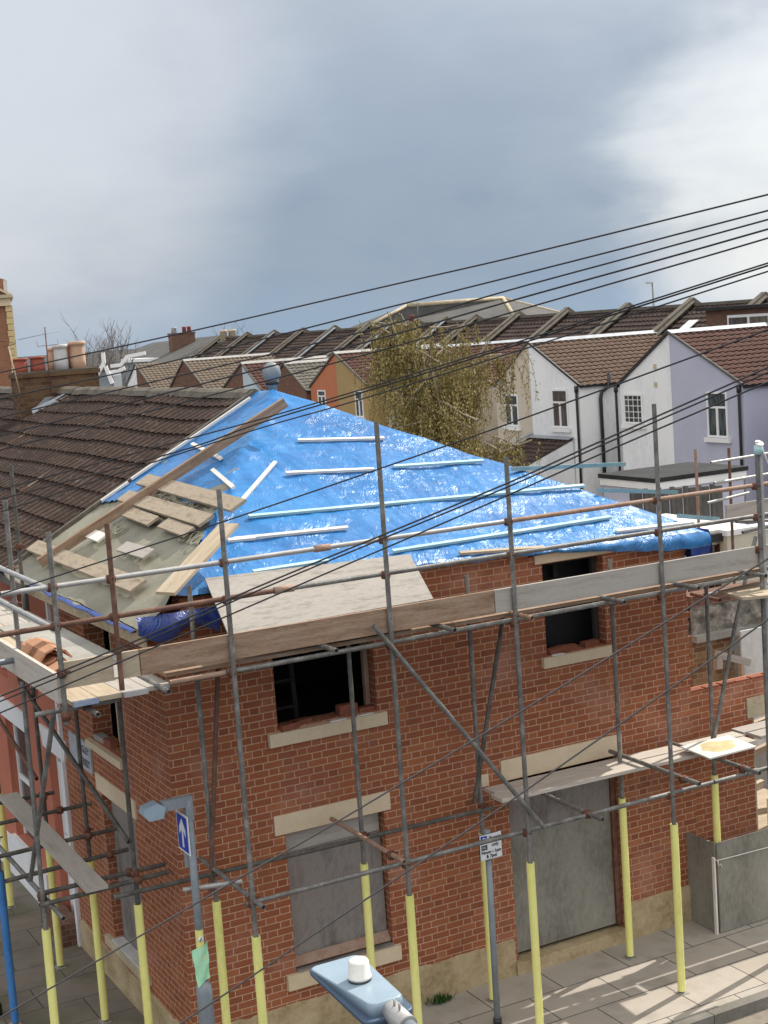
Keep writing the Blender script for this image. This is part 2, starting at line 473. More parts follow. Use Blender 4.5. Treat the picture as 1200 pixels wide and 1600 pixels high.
cm = w.math('MULTIPLY', cm, w.math('SUBTRACT', 1.0, w.math('MULTIPLY', dark, .85)))
cl = w.mix(cm, dk, lt)
bd = ray(1290, 270).normalized()
gl = w.vmath('DOT_PRODUCT', dirv, tuple(bd))
gm = w.step(w.math('ADD', gl, w.math('MULTIPLY', w.math('SUBTRACT', n4, .5), .016)), .988, 1.001)
bd2 = ray(-120, 60).normalized()
gl2 = w.vmath('DOT_PRODUCT', dirv, tuple(bd2))
gm2 = w.math('MULTIPLY', w.step(w.math('ADD', gl2, w.math('MULTIPLY', w.math('SUBTRACT', n4, .5), .02)), .966, .998), .9)
cl = w.mix(w.math('MULTIPLY', gm, .9), cl, (.95, .98, 1.0))
cl = w.mix(gm2, cl, (.74, .77, .83))
# added fill: unseen sky above and behind the viewer brightened and warmed
back = w.step(w.vmath('DOT_PRODUCT', dirv, (-.42, -.80, .42)), -.25, .75)
bg2 = w.node('ShaderNodeBackground'); warm = w.mix(back, (1.0, 1.0, 1.0), (1.0, .93, .84))
cl = w.mix(1.0, cl, warm, 'MULTIPLY')
w.l.new(cl, bg2.inputs[0])
w.put(bg2.inputs[1], w.math('ADD', .66, w.math('MULTIPLY', back, BACK_SKY_FILL)))
ms = w.node('ShaderNodeMixShader')
w.put(ms.inputs[0], w.math('ADD', .80, w.math('MULTIPLY', n2, .2), clamp=True))
w.l.new(bg1.outputs[0], ms.inputs[1]); w.l.new(bg2.outputs[0], ms.inputs[2])
wo = w.node('ShaderNodeOutputWorld'); w.l.new(ms.outputs[0], wo.inputs[0])


# ------------------------------------------------------------------ mesh builder
class MB:
    def __init__(s):
        s.v = []; s.f = []; s.uv = []; s.sm = []

    def face(s, pts, uv=None, smooth=False):
        i = len(s.v)
        pts = [Vector(p) for p in pts]
        s.v += pts
        s.f.append(tuple(range(i, i+len(pts))))
        if uv is None:
            n = Vector((0, 0, 0))
            for a in range(len(pts)):
                p, q = pts[a], pts[(a+1) % len(pts)]
                n += p.cross(q)
            ax, ay, az = abs(n.x), abs(n.y), abs(n.z)
            if az >= ax and az >= ay: uv = [(p.x, p.y) for p in pts]
            elif ay >= ax: uv = [(p.x, p.z) for p in pts]
            else: uv = [(p.y, p.z) for p in pts]
        s.uv.append(uv); s.sm.append(smooth)

    def mesh(s, verts, faces, uvs=None, smooth=False):
        i = len(s.v)
        s.v += [Vector(p) for p in verts]
        for k, f in enumerate(faces):
            s.f.append(tuple(i+a for a in f))
            s.uv.append([uvs[a] for a in f] if uvs else [(verts[a][0], verts[a][1]) for a in f])
            s.sm.append(smooth)

    def box(s, x0, x1, y0, y1, z0, z1):
        P = [(x0, y0, z0), (x1, y0, z0), (x1, y1, z0), (x0, y1, z0), (x0, y0, z1), (x1, y0, z1), (x1, y1, z1), (x0, y1, z1)]
        for q in ((0, 3, 2, 1), (4, 5, 6, 7), (0, 1, 5, 4), (2, 3, 7, 6), (1, 2, 6, 5), (3, 0, 4, 7)):
            s.face([P[k] for k in q])

    def slab(s, a, b, c, d, t, n=None, off=None):
        """quad a-b-c-d (a->b is the length) thickened by t along n"""
        a, b, c, d = map(Vector, (a, b, c, d))
        if n is None: n = (b-a).cross(d-a).normalized()
        L, W = (b-a).length, (d-a).length
        o = off if off is not None else random.random()*50
        A, B, C_, D = a+n*t, b+n*t, c+n*t, d+n*t
        s.face([A, B, C_, D], [(o, o), (o+L, o), (o+L, o+W), (o, o+W)])
        s.face([d, c, b, a], [(o, o+W), (o+L, o+W), (o+L, o), (o, o)])
        for p, q, r_, u_, l in ((a, b, B, A, L), (b, c, C_, B, W), (c, d, D, C_, L), (d, a, A, D, W)):
            s.face([p, q, r_, u_], [(o, o), (o+l, o), (o+l, o+t), (o, o+t)])

    def beam(s, p0, p1, wd, th, up=(0, 0, 1)):
        """rectangular bar, wd across, th along up"""
        p0, p1 = Vector(p0), Vector(p1)
        d = (p1-p0).normalized(); up = Vector(up)
        sd_ = d.cross(up).normalized(); up = sd_.cross(d).normalized()
        h = sd_*wd/2; base = -up*th/2
        s.slab(p0-h+base, p1-h+base, p1+h+base, p0+h+base, th, up)

    def tube(s, pts, r, seg=10, caps=True):
        pts = [Vector(p) for p in pts]
        n = len(pts); rs = r if isinstance(r, (list, tuple)) else [r]*n
        base = len(s.v)
        prev = None; L = 0
        for i, p in enumerate(pts):
            d = (pts[min(i+1, n-1)]-pts[max(i-1, 0)]).normalized()
            if prev is None:
                a = Vector((0, 0, 1)) if abs(d.z) < .9 else Vector((1, 0, 0))
                x = d.cross(a).normalized()
            else:
                x = (prev-d*prev.dot(d)).normalized()
            prev = x; y = d.cross(x)
            for k in range(seg):
                a = 2*math.pi*k/seg
                s.v.append(p+(x*math.cos(a)+y*math.sin(a))*rs[i])
        for i in range(n-1):
            L2 = L+(pts[i+1]-pts[i]).length
            for k in range(seg):
                k2 = (k+1) % seg
                s.f.append((base+i*seg+k, base+i*seg+k2, base+(i+1)*seg+k2, base+(i+1)*seg+k))
                s.uv.append([(L, k/seg), (L, (k+1)/seg), (L2, (k+1)/seg), (L2, k/seg)]); s.sm.append(True)
            L = L2
        if caps:
            s.f.append(tuple(base+k for k in reversed(range(seg)))); s.uv.append([(0, 0)]*seg); s.sm.append(False)
            s.f.append(tuple(base+(n-1)*seg+k for k in range(seg))); s.uv.append([(0, 0)]*seg); s.sm.append(False)

    def pipe(s, p0, p1, r=.0242, seg=12):
        """hollow-ended scaffold tube"""
        p0, p1 = Vector(p0), Vector(p1); d = (p1-p0).normalized()
        s.tube([p0+d*.0, p1], r, seg, caps=False)
        s.tube([p1-d*.06, p1-d*.0005][::1], r*.84, seg, caps=False)
        s.tube([p0+d*.0005, p0+d*.06], r*.84, seg, caps=False)
        for e, sg in ((p0, 1), (p1, -1)):
            a = Vector((0, 0, 1)) if abs(d.z) < .9 else Vector((1, 0, 0))
            x = d.cross(a).normalized(); y = d.cross(x)
            c = e+d*sg*.055
            ring = [c+(x*math.cos(2*math.pi*k/seg)+y*math.sin(2*math.pi*k/seg))*r*.84 for k in range(seg)]
            s.face(ring)
            for k in range(seg):
                a0, a1 = 2*math.pi*k/seg, 2*math.pi*(k+1)/seg
                q = [e+(x*math.cos(t_)+y*math.sin(t_))*rr for t_, rr in ((a0, r), (a1, r), (a1, r*.84), (a0, r*.84))]
                s.face(q)

    def lathe(s, c, prof, seg=16, axis=None):
        c = Vector(c); base = len(s.v)
        ax = Vector(axis).normalized() if axis else Vector((0, 0, 1))
        a = Vector((0, 0, 1)) if abs(ax.z) < .9 else Vector((1, 0, 0))
        x = ax.cross(a).normalized(); y = ax.cross(x)
        for r, z in prof:
            for k in range(seg):
                t_ = 2*math.pi*k/seg
                s.v.append(c+ax*z+(x*math.cos(t_)+y*math.sin(t_))*r)
        for i in range(len(prof)-1):
            for k in range(seg):
                k2 = (k+1) % seg
                s.f.append((base+i*seg+k, base+i*seg+k2, base+(i+1)*seg+k2, base+(i+1)*seg+k))
                s.uv.append([(k/seg, i), ((k+1)/seg, i), ((k+1)/seg, i+1), (k/seg, i+1)]); s.sm.append(True)
        s.f.append(tuple(base+(len(prof)-1)*seg+k for k in range(seg))); s.uv.append([(0, 0)]*seg); s.sm.append(False)
        s.f.append(tuple(base+k for k in reversed(range(seg)))); s.uv.append([(0, 0)]*seg); s.sm.append(False)

    def prism(s, poly, d):
        """closed polygon extruded by the vector d"""
        poly = [Vector(p) for p in poly]; d = Vector(d)
        s.face(poly); s.face([p+d for p in reversed(poly)])
        n = len(poly)
        for i in range(n):
            p, q = poly[i], poly[(i+1) % n]
            s.face([q, p, p+d, q+d])

    def wall(s, axis, pos, th, u0, u1, z0, z1, holes=(), ends=True):
        """wall face in a vertical plane with real openings; th goes inwards (signed)"""
        us = sorted({u0, u1, *[h[0] for h in holes], *[h[1] for h in holes]})
        zs = sorted({z0, z1, *[h[2] for h in holes], *[h[3] for h in holes]})

        def P(u, z, d=0.0): return (u, pos+d, z) if axis == 'y' else (pos+d, u, z)
        for i in range(len(us)-1):
            for j in range(len(zs)-1):
                cu, cz = (us[i]+us[i+1])/2, (zs[j]+zs[j+1])/2
                if any(h[0] < cu < h[1] and h[2] < cz < h[3] for h in holes): continue
                for d in (0, th):
                    s.face([P(us[i], zs[j], d), P(us[i+1], zs[j], d), P(us[i+1], zs[j+1], d), P(us[i], zs[j+1], d)])
        def rim(a0, a1, b0, b1):
            for (p, q) in (((a0, b0), (a1, b0)), ((a1, b0), (a1, b1)), ((a1, b1), (a0, b1)), ((a0, b1), (a0, b0))):
                s.face([P(*p), P(*q), P(*q, th), P(*p, th)])
        if ends: rim(u0, u1, z0, z1)
        for h in holes: rim(*h)

    def build(s, name, mat, parent=None):
        me = bpy.data.meshes.new(name)
        off = Vector((0, 0, 0)); q = parent
        while q is not None:
            off += q.location; q = q.parent
        me.from_pydata([tuple(p-off) for p in s.v], [], s.f)
        ul = me.uv_layers.new(name='UVMap')
        flat = []
        for u_ in s.uv:
            for a in u_: flat += [a[0], a[1]]
        ul.data.foreach_set('uv', flat)
        me.polygons.foreach_set('use_smooth', s.sm)
        me.materials.append(mat)
        me.update()
        o = bpy.data.objects.new(name, me)
        COL.objects.link(o)
        if parent is not None: o.parent = parent
        return o


def tag(o, label=None, cat=None, group=None, kind=None):
    if label: o['label'] = label
    if cat: o['category'] = cat
    if group: o['group'] = group
    if kind: o['kind'] = kind
    return o


def thing(name, label, cat, loc=(0, 0, 0), group=None):
    o = bpy.data.objects.new(name, None)
    o.empty_display_size = .2
    o.location = loc
    COL.objects.link(o)
    return tag(o, label, cat, group)


def B(fn, name, mat, parent=None):
    mb = MB(); fn(mb); return mb.build(name, mat, parent)


def boxpart(name, mat, parent, *a):
    mb = MB(); mb.box(*a); return mb.build(name, mat, parent)


def text_part(name, body, size, o, u, v, mat, parent, align='LEFT', lift=.002, bold=0.0, ux=1.0):
    """flat lettering: baseline origin o, reading direction u, up v"""
    cu = bpy.data.curves.new('t', 'FONT'); cu.body = body; cu.size = size; cu.align_x = align; cu.offset = bold
    ob = bpy.data.objects.new('t', cu); COL.objects.link(ob)
    bpy.context.view_layer.update()
    me0 = bpy.data.meshes.new_from_object(ob.evaluated_get(bpy.context.evaluated_depsgraph_get()))
    u, v, o = Vector(u).normalized(), Vector(v).normalized(), Vector(o); n = u.cross(v)
    mb = MB()
    vs = [o+u*(p.co.x*ux)+v*p.co.y+n*lift for p in me0.vertices]
    mb.mesh(vs, [tuple(p.vertices) for p in me0.polygons])
    bpy.data.objects.remove(ob); bpy.data.curves.remove(cu); bpy.data.meshes.remove(me0)
    return mb.build(name, mat, parent)


def tiles(mb, o, u, s_, L, S, tw=.30, course=.36, amp=.016, step=.028, sub=6, sag=.03, seed=0.0, clip=None):
    """interlocking tile slope: o ridge corner, u along the ridge, s_ down the slope"""
    o, u, s_ = Vector(o), Vector(u).normalized(), Vector(s_).normalized()
    n = u.cross(s_)
    if n.z < 0: n = -n
    nu = max(2, int(L/tw*sub)); ns = max(1, round(S/course)); c = S/ns
    rows = []
    for j in range(ns): rows += [(j*c, 0.0), ((j+1)*c+.012, step)]
    base = len(mb.v)
    for (sv, h) in rows:
        for i in range(nu+1):
            x = L*i/nu
            ph = (x/tw) % 1.0
            prof = amp*abs(math.sin(math.pi*ph)) if sub >= 6 else amp*math.sin(2*math.pi*ph)
            sg = (mnoise.noise(Vector((x*.45+seed, sv*.35, 1.3+seed)))*sag)
            jj = mnoise.noise(Vector((x*.5+seed, math.floor(sv/c-.001)*.6, 9.1)))*.010+mnoise.noise(Vector((math.floor(x/tw+.001)*3.7+seed, math.floor(sv/c+.01)*5.1, 9.1)))*.0015
            mb.v.append(o+u*x+s_*(sv+jj*2)+n*(h+prof+sg+jj))
    w_ = nu+1
    for j in range(len(rows)-1):
        for i in range(nu):
            mb.f.append((base+j*w_+i, base+j*w_+i+1, base+(j+1)*w_+i+1, base+(j+1)*w_+i))
            x0, x1 = L*i/nu, L*(i+1)/nu
            mb.uv.append([(x0, rows[j][0]), (x1, rows[j][0]), (x1, rows[j+1][0]), (x0, rows[j+1][0])]); mb.sm.append(False)


# ================================================================== SETTING
gm_ = MB(); gm_.face([(-1500, -1500, -.13), (1500, -1500, -.13), (1500, 2500, -.13), (-1500, 2500, -.13)])
tag(gm_.build('road', M_ASPH), kind='structure')
KY = -1.98
pv_ = MB()
pv_.box(-3.2, 60, KY, 0.05, -.125, 0)
tag(pv_.build('pavement', M_PAVE), kind='structure')
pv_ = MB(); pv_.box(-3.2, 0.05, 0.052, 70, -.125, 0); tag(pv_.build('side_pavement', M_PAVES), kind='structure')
kb = MB()
x = -3.2
while x < 40:
    kb.box(x, x+.905, KY-.14, KY-.002, -.128, .003); x += .915
tag(kb.build('kerb', M_KERB), kind='structure')
gt = MB(); gt.box(-3.2, 40, KY-.40, KY-.144, -.129, -.122)
tag(gt.build('gutter_strip', M_EARTH), kind='structure')
yd = MB(); yd.box(6.4, 60, .06, 110, -.125, -.01)
tag(yd.build('yard_ground', M_EARTH), kind='structure')

# ================================================================== CORNER HOUSE
W, D = 6.62, 3.95
ZE = 4.78
corner = thing('brick_house', 'red brick corner house with boarded ground floor openings and roof under blue sheeting', 'house', (0, 0, 0))
front_holes = [(1.19, 2.36, .76, 2.27), (3.95, 5.48, .13, 2.28), (1.20, 2.37, 3.40, 4.62), (4.58, 5.42, 3.62, 4.68)]
mb = MB(); mb.wall('y', 0, .23, 0, W, .38, ZE, front_holes, False); mb.build('front_wall', M_BRICK, corner)
side_holes = [(1.35, 2.52, .58, 2.36), (1.62, 2.62, 2.97, 4.58)]
mb = MB(); mb.wall('x', 0, .23, .0, D, .33, ZE, side_holes, False); mb.build('side_wall', M_BRICK, corner)
mb = MB(); mb.wall('y', .0, .23, .25, 4.4, ZE, ZE+.13, (), False); mb.build('upper_courses', M_BRICK, corner)
mb = MB(); mb.wall('x', W-.001, -.23, .0, D+.9, -.01, ZE-.05, (), False); mb.build('rear_wall', M_BRICK, corner)
mb = MB()     # broken toothing on the far end
for k in range(24):
    if k % 2 == 0 and 2.95 < .45+k*.15 < 4.5: mb.box(W-.02, W+.055, .01, .10, .45+k*.15, .45+k*.15+.065)
    if k % 3 == 1: mb.box(W-.02, W+.03, .015, .09, 2.9+k*.075, 2.9+k*.075+.06)
mb.build('toothing', M_BRICK, corner)
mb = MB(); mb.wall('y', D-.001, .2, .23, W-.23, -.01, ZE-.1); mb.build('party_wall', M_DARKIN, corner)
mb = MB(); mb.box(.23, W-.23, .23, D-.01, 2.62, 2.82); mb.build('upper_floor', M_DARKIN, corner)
def plinth_strip(mb, axis, u0, u1, h, out):
    n = int((u1-u0)/.05); tops = []
    for k in range(n+1):
        u = u0+(u1-u0)*k/n
        tops.append((u, h+.03*mnoise.noise(Vector((u*2.2, 3, 1)))+.018*mnoise.noise(Vector((u*9, 5, 1)))))
    P = (lambda u, d, z: (u, -d, z)) if axis == 'y' else (lambda u, d, z: (-d, u, z))
    for k in range(n):
        (a, za), (b, zb) = tops[k], tops[k+1]
        mb.face([P(a, out, -.02), P(b, out, -.02), P(b, out, zb), P(a, out, za)])
        mb.face([P(a, out, za), P(b, out, zb), P(b, .001, zb+.012), P(a, .001, za+.012)])


mb = MB(); plinth_strip(mb, 'y', -.03, 3.9, .41, .03); mb.build('plinth', M_PLINTH, corner)
mb = MB(); plinth_strip(mb, 'y', 5.5, W, .44, .03); mb.build('plinth', M_PLINTH, corner)
mb = MB(); plinth_strip(mb, 'x', -.03, D-.02, .35, .03); mb.build('plinth', M_PLINTH, corner)
for a in ((1.07, 2.44, 2.28, 2.49), (3.87, 5.55, 2.29, 2.53), (4.48, 5.58, 4.69, 4.79), (1.1, 2.46, 4.63, 4.79)):
    boxpart('lintel', M_STONE, corner, a[0], a[1], -.018, .2, a[2], a[3])
for a in ((1.07, 2.43, .59, .755), (1.08, 2.46, 3.23, 3.37), (4.50, 5.51, 3.49, 3.61)):
    boxpart('window_sill', M_STONE, corner, a[0], a[1], -.055, .18, a[2], a[3])
boxpart('lintel', M_STONE, corner, -.018, .2, 1.24, 2.66, 2.365, 2.57)
boxpart('lintel', M_STONE, corner, -.018, .2, 1.5, 2.75, 4.585, 4.75)
boxpart('window_sill', M_STONE_D, corner, -.06, .18, 1.26, 2.76, .47, .575)
boxpart('sill_capping', M_GREYPOT, corner, -.05, .09, 1.40, 2.5, .576, .60)
boxpart('window_sill', M_STONE, corner, -.06, .18, 1.5, 2.78, 2.87, 2.955)
# boards in the openings
mb = MB(); mb.box(1.205, 2.345, .10, .125, .87, 2.03); mb.build('boarding', M_PLYDARK, corner)
mb = MB(); mb.box(1.205, 2.345, .108, .13, 2.034, 2.262); mb.build('boarding', M_WOODG, corner)
mb = MB(); mb.slab((1.17, .02, .80), (2.35, .04, .79), (2.35, .098, .89), (1.17, .098, .88), .02); mb.build('sill_board', M_RUSTL, corner)
mb = MB(); mb.box(1.20, 2.36, -.03, .10, .758, .775); mb.build('sill_capping', M_PLYDARK, corner)
mb = MB(); mb.box(3.955, 5.475, .085, .11, .20, 1.60); mb.build('boarding', M_PLYGREEN, corner)
mb = MB(); mb.box(3.955, 5.475, .078, .108, 1.604, 2.12); mb.build('boarding', M_PLYDARK, corner)
mb = MB(); mb.box(5.40, 5.476, .05, .084, .2, 2.1); mb.build('edge_post', M_COUPLER, corner)
boxpart('threshold', M_PLINTH, corner, 3.9, 5.5, -.06, .16, -.01, .15)
mb = MB(); mb.box(.10, .125, 1.36, 2.51, .58, 2.352); mb.build('boarding', M_PLYDARK, corner)
# pale window frame remains
for (x0, x1, z0, z1) in ((1.20, 2.37, 3.40, 4.62), (4.58, 5.42, 3.62, 4.68)):
    mb = MB()
    mb.box(x1-.06, x1-.008, .13, .19, z0+.005, z1-.005); mb.build('window_jamb', M_DARKIN if x0 > 4 else M_RUSTL, corner)
    mb = MB(); mb.box(x0+.008, x0+.05, .13, .19, z0+.005, z1-.005); mb.build('window_jamb', M_DARKIN if x0 > 4 else M_RUSTL, corner)
mb = MB(); mb.box(.13, .19, 1.63, 1.69, 2.965, 4.58); mb.build('window_jamb', M_STONE_D, corner)
mb = MB(); mb.box(.13, .19, 2.02, 2.09, 2.965, 4.58); mb.build('window_jamb', M_STONE_D, corner)
# added black panel for the room's darkness and door leaf, pale strip, in the right upper opening
mb = MB(); mb.box(4.45, 5.95, .50, .53, 2.83, 4.79); mb.build('dark_backing', M_BLACKIN, corner)
mb = MB(); mb.box(4.60, 4.72, .34, .36, 3.3, 4.78); mb.build('inner_glimpse', M_GREYPOT, corner)
# rising floor joists and an inner partition that can be seen through the openings
mb = MB()
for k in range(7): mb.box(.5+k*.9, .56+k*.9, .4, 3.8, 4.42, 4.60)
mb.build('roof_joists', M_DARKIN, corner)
# stud ladder behind the left opening
mb = MB()
mb.beam((1.35, .7, 2.83), (1.5, 1.2, 4.4), .05, .05); mb.beam((1.75, .7, 2.83), (1.9, 1.2, 4.4), .05, .05)
for k in range(5): mb.beam((1.38+k*.03, .78+k*.09, 3.1+k*.28), (1.78+k*.03, .78+k*.09, 3.1+k*.28), .03, .03)
mb.build('inner_ladder_frame', M_DARKIN, corner)

# roof shape shared by the deck, the felt and the sheet
XR, ZR, YA = 3.3, 6.70, 4.28
EX0, EX1, EY = -.22, 6.84, -.20
ZEV = 4.74
SL = (ZR-ZEV)/(XR-EX0)
SR = (ZR-ZEV)/(EX1-XR)
EYH = -.05
SH = (ZR-4.88)/(YA-EYH)


def roof_z(x, y):
    return min(ZEV+SL*(x-EX0), ZEV+.06+SR*(EX1-x), hip_z(x, y))


def hip_z(x, y):        # the end slope: its eave drops a little towards the far corner
    ze = 4.97-.17*min(1, max(0, (x-2.6)/4.2))
    return ze+(ZR-ze)*(y-EYH)/(YA-EYH)


def onRoof(p, lift):
    d = ray(*p); t_ = 12.0
    while t_ < 30:
        q = CAM+d*t_
        if q.z <= roof_z(q.x, q.y)+lift: return q
        t_ += .01
    # just above the silhouette: take the closest pass
    return min((CAM+d*(12+k*.02) for k in range(800)), key=lambda q: q.z-roof_z(q.x, q.y))


mb = MB()
A_, Bc, Cc, Dc, Ee, Ff = (EX0, .10, ZEV), (EX1-.3, .10, 4.76), (EX1-.3, 4.88, ZEV), (XR, 4.88, ZR), (XR, YA, ZR), (EX0, 4.88, ZEV)
dz = Vector((0, 0, -.06))
for q in ((A_, Bc, Ee), (Bc, Cc, Dc, Ee), (A_, Ee, Dc, Ff)):
    mb.prism([Vector(p)+dz for p in q], (0, 0, -.05))
mb.build('roof', M_DARKIN, corner)
boxpart('fascia', M_STONE_D, corner, -.19, -.16, -.1, 4.8, 4.50, 4.69)

# planes for things lying on the roof
N_HIP = Vector((0, -SH, 1)).normalized(); O_HIP = Vector((XR, YA, ZR))
N_LEFT = Vector((-SL, 0, 1)).normalized(); O_LEFT = Vector((XR, YA, ZR))


def felt_limit(y):      # x below which the felt is bare of the sheet
    return 1.62 - .10*y + .12*math.sin(y*2.3)


# blue sheet
mb = MB()
GX, GY = 210, 130
X0, X1, Y0, Y1 = -.25, 6.90, -.10, 4.90
idx = {}
verts = []; uvl = []


def tarp_pt(x, y):
    z = roof_z(x, y)
    p = Vector((x, y, 0))
    nz = mnoise.fractal(Vector((x*1.1, y*1.1, 3.0)), 1.0, 2.0, 4)*.030
    hipd = abs((x-EX0)/(XR-EX0)*(YA-EY) - (y-EY))
    fold = .035*math.exp(-hipd*1.4)*math.sin(x*7+y*9+mnoise.noise(p*1.5)*6)
    rid = (1-abs(mnoise.noise(Vector((x*1.5+y*.5, y*.5-x*.2, 7.0)))))**4*.020
    rid2 = mnoise.noise(Vector((x*2.6+y*.9, y*.5, 17.0)))*.010
    wx = x+.35*mnoise.noise(Vector((x*.8, y*.8, 5)))+.12*(y-2)
    amp = .35+.9*max(0, mnoise.noise(Vector((x*.55, y*.5, 61)))+.25)
    long_f = mnoise.noise(Vector((wx*2.3, y*.42, 23)))*.026+(1-abs(mnoise.noise(Vector((wx*4.6, y*.7, 29)))))**3*.012
    sag = .012*mnoise.noise(Vector((x*.5, y*2.4, 41)))
    return Vector((x, y, z+.000+nz*.30+rid*.7+rid2*.5+fold*.6+long_f*amp*1.5+sag))


for j in range(GY+1):
    for i in range(GX+1):
        x = X0+(X1-X0)*i/GX; y = Y0+(Y1-Y0)*j/GY
        idx[i, j] = len(verts); verts.append(tarp_pt(x, y)); uvl.append((x, y))
fc = []
for j in range(GY):
    for i in range(GX):
        x = X0+(X1-X0)*(i+.5)/GX; y = Y0+(Y1-Y0)*(j+.5)/GY
        on_left = (ZEV+SL*(x-EX0)) < hip_z(x, y)
        if on_left and x < felt_limit(y) and y > .1: continue
        if x < .35 and y < .5 and on_left: continue
        fc.append((idx[i, j], idx[i+1, j], idx[i+1, j+1], idx[i, j+1]))
mb.mesh(verts, fc, uvl, True)
tarp = thing('tarpaulin', 'blue wrinkled plastic sheet draped over the hipped roof', 'tarpaulin', (3.3, 2, 4.8))
mb.build('sheet', M_TARP, tarp)
# hanging hems
mb = MB()


def skirt(pts, drop, mb, out):
    n = len(pts); rows = 6; vs = []; us = []
    for r_ in range(rows+1):
        f_ = r_/rows
        for k, p in enumerate(pts):
            dd = drop(k/(n-1))
            wob = .05*mnoise.noise(Vector((k*.16, f_*1.5, 2)))+.025*mnoise.noise(Vector((k*.55, f_*2, 4)))
            vs.append(Vector(p)+Vector(out)*(.02+wob*f_+.05*math.sin(f_*3.1))+Vector((0, 0, -dd*f_))); us.append((k*.05, f_*dd))
    fs = [(r_*n+k, r_*n+k+1, (r_+1)*n+k+1, (r_+1)*n+k) for r_ in range(rows) for k in range(n-1)]
    mb.mesh(vs, fs, us, True)


fr = [verts[idx[i, 0]] for i in range(0, GX+1)]
skirt(fr[62:], lambda t: .025+.05*math.sin(t*5+.5)**2+.13*t*t, mb, (0, -1, 0))
mb.build('hem', M_TARP, tarp)
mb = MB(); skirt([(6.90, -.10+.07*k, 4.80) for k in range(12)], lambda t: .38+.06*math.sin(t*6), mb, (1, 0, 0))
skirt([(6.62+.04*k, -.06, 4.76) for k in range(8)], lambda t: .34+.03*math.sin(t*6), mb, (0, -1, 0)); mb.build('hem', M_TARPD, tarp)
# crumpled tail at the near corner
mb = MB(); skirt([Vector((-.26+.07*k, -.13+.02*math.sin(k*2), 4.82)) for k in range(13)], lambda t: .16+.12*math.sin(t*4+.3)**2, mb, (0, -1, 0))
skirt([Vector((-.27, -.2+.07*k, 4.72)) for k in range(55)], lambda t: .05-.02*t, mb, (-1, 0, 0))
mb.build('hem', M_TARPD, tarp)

# felt underlay on the street slope
mb = MB(); vs = []; us = []; NU, NV = 40, 90
for j in range(NV+1):
    y = -.18+(4.86+.18)*j/NV
    for i in range(NU+1):
        x1_ = min(2.0, EX0+(y+.2)/(YA+.2)*(XR-EX0)+.22)
        x = -.26+(x1_+.26)*i/NU
        nz = mnoise.fractal(Vector((x*1.3, y*1.3, 30)), 1, 2, 4)*.03+(1-abs(mnoise.noise(Vector((x*1.2+y*.8, y*2.6, 40)))))**3*.025
        vs.append(Vector((x, y, roof_z(x, y)-.012+nz*.7))); us.append((x, y))
fs = [(j*(NU+1)+i, j*(NU+1)+i+1, (j+1)*(NU+1)+i+1, (j+1)*(NU+1)+i) for j in range(NV) for i in range(NU)]
mb.mesh(vs, fs, us, True)
felt = thing('roof_underlay', 'grey green roofing felt laid over the lower street slope of the corner house', 'roofing felt', (0, 2, 4.8))
mb.build('felt_sheet', M_FELT, felt)
mb = MB(); skirt([vs[j*(NU+1)] for j in range(0, NV+1, 2)], lambda t: .06, mb, (-1, 0, 0)); mb.build('felt_edge', M_FELT, felt)
M_PRINT = plain('felt_print', (.225, .215, .155), .8)
uL = Vector((0, -1, 0)); vL = Vector((1, 0, SL)).normalized()
for (xx, yy, bd_) in ((.45, 2.25, 'UNO'), (1.15, 3.4, 'UNO'), (.75, 1.35, 'UNO'), (.62, 3.55, 'UNO'), (1.2, 2.45, 'UNO')):
    text_part('print_mark', bd_, .24, (xx, yy, roof_z(xx, yy)+.046), uL, vL, M_PRINT, felt, bold=.004)

# small vent cowl poking up behind the apex
cw = thing('vent_cowl', 'dark round vent cowl standing at the peak of the blue sheet', 'vent', (3.42, 4.5, 6.6))
q = Vector((3.42, 4.5, 6.6))
mb = MB(); mb.lathe(q, [(.06, 0), (.06, .18), (.085, .2), (.085, .26), (.115, .30), (.125, .36), (.11, .44), (.06, .49), (.02, .5)], 16); mb.build('hood', M_STEELG, cw)
mb = MB(); mb.lathe(q+Vector((0, 0, .20)), [(.09, 0), (.095, .05)], 16); mb.build('collar', M_BLACKP, cw)


# battens and boards lying on the roof
def roofbar(p0, p1, plane, wd, th, mat, name, label, cat, group, lift=.075):
    o, n = plane
    a, b = onRoof(p0, lift), onRoof(p1, lift)
    up = max(tarp_pt(q_.x, q_.y).z-q_.z for q_ in (a.lerp(b, k/20) for k in range(21)))
    up = Vector((0, 0, max(-.03, up+th*.45)))
    mb = MB(); mb.beam(a+up, b+up, wd, th, n); ob = mb.build(name, mat)
    tag(ob, label, cat, group)
    return ob


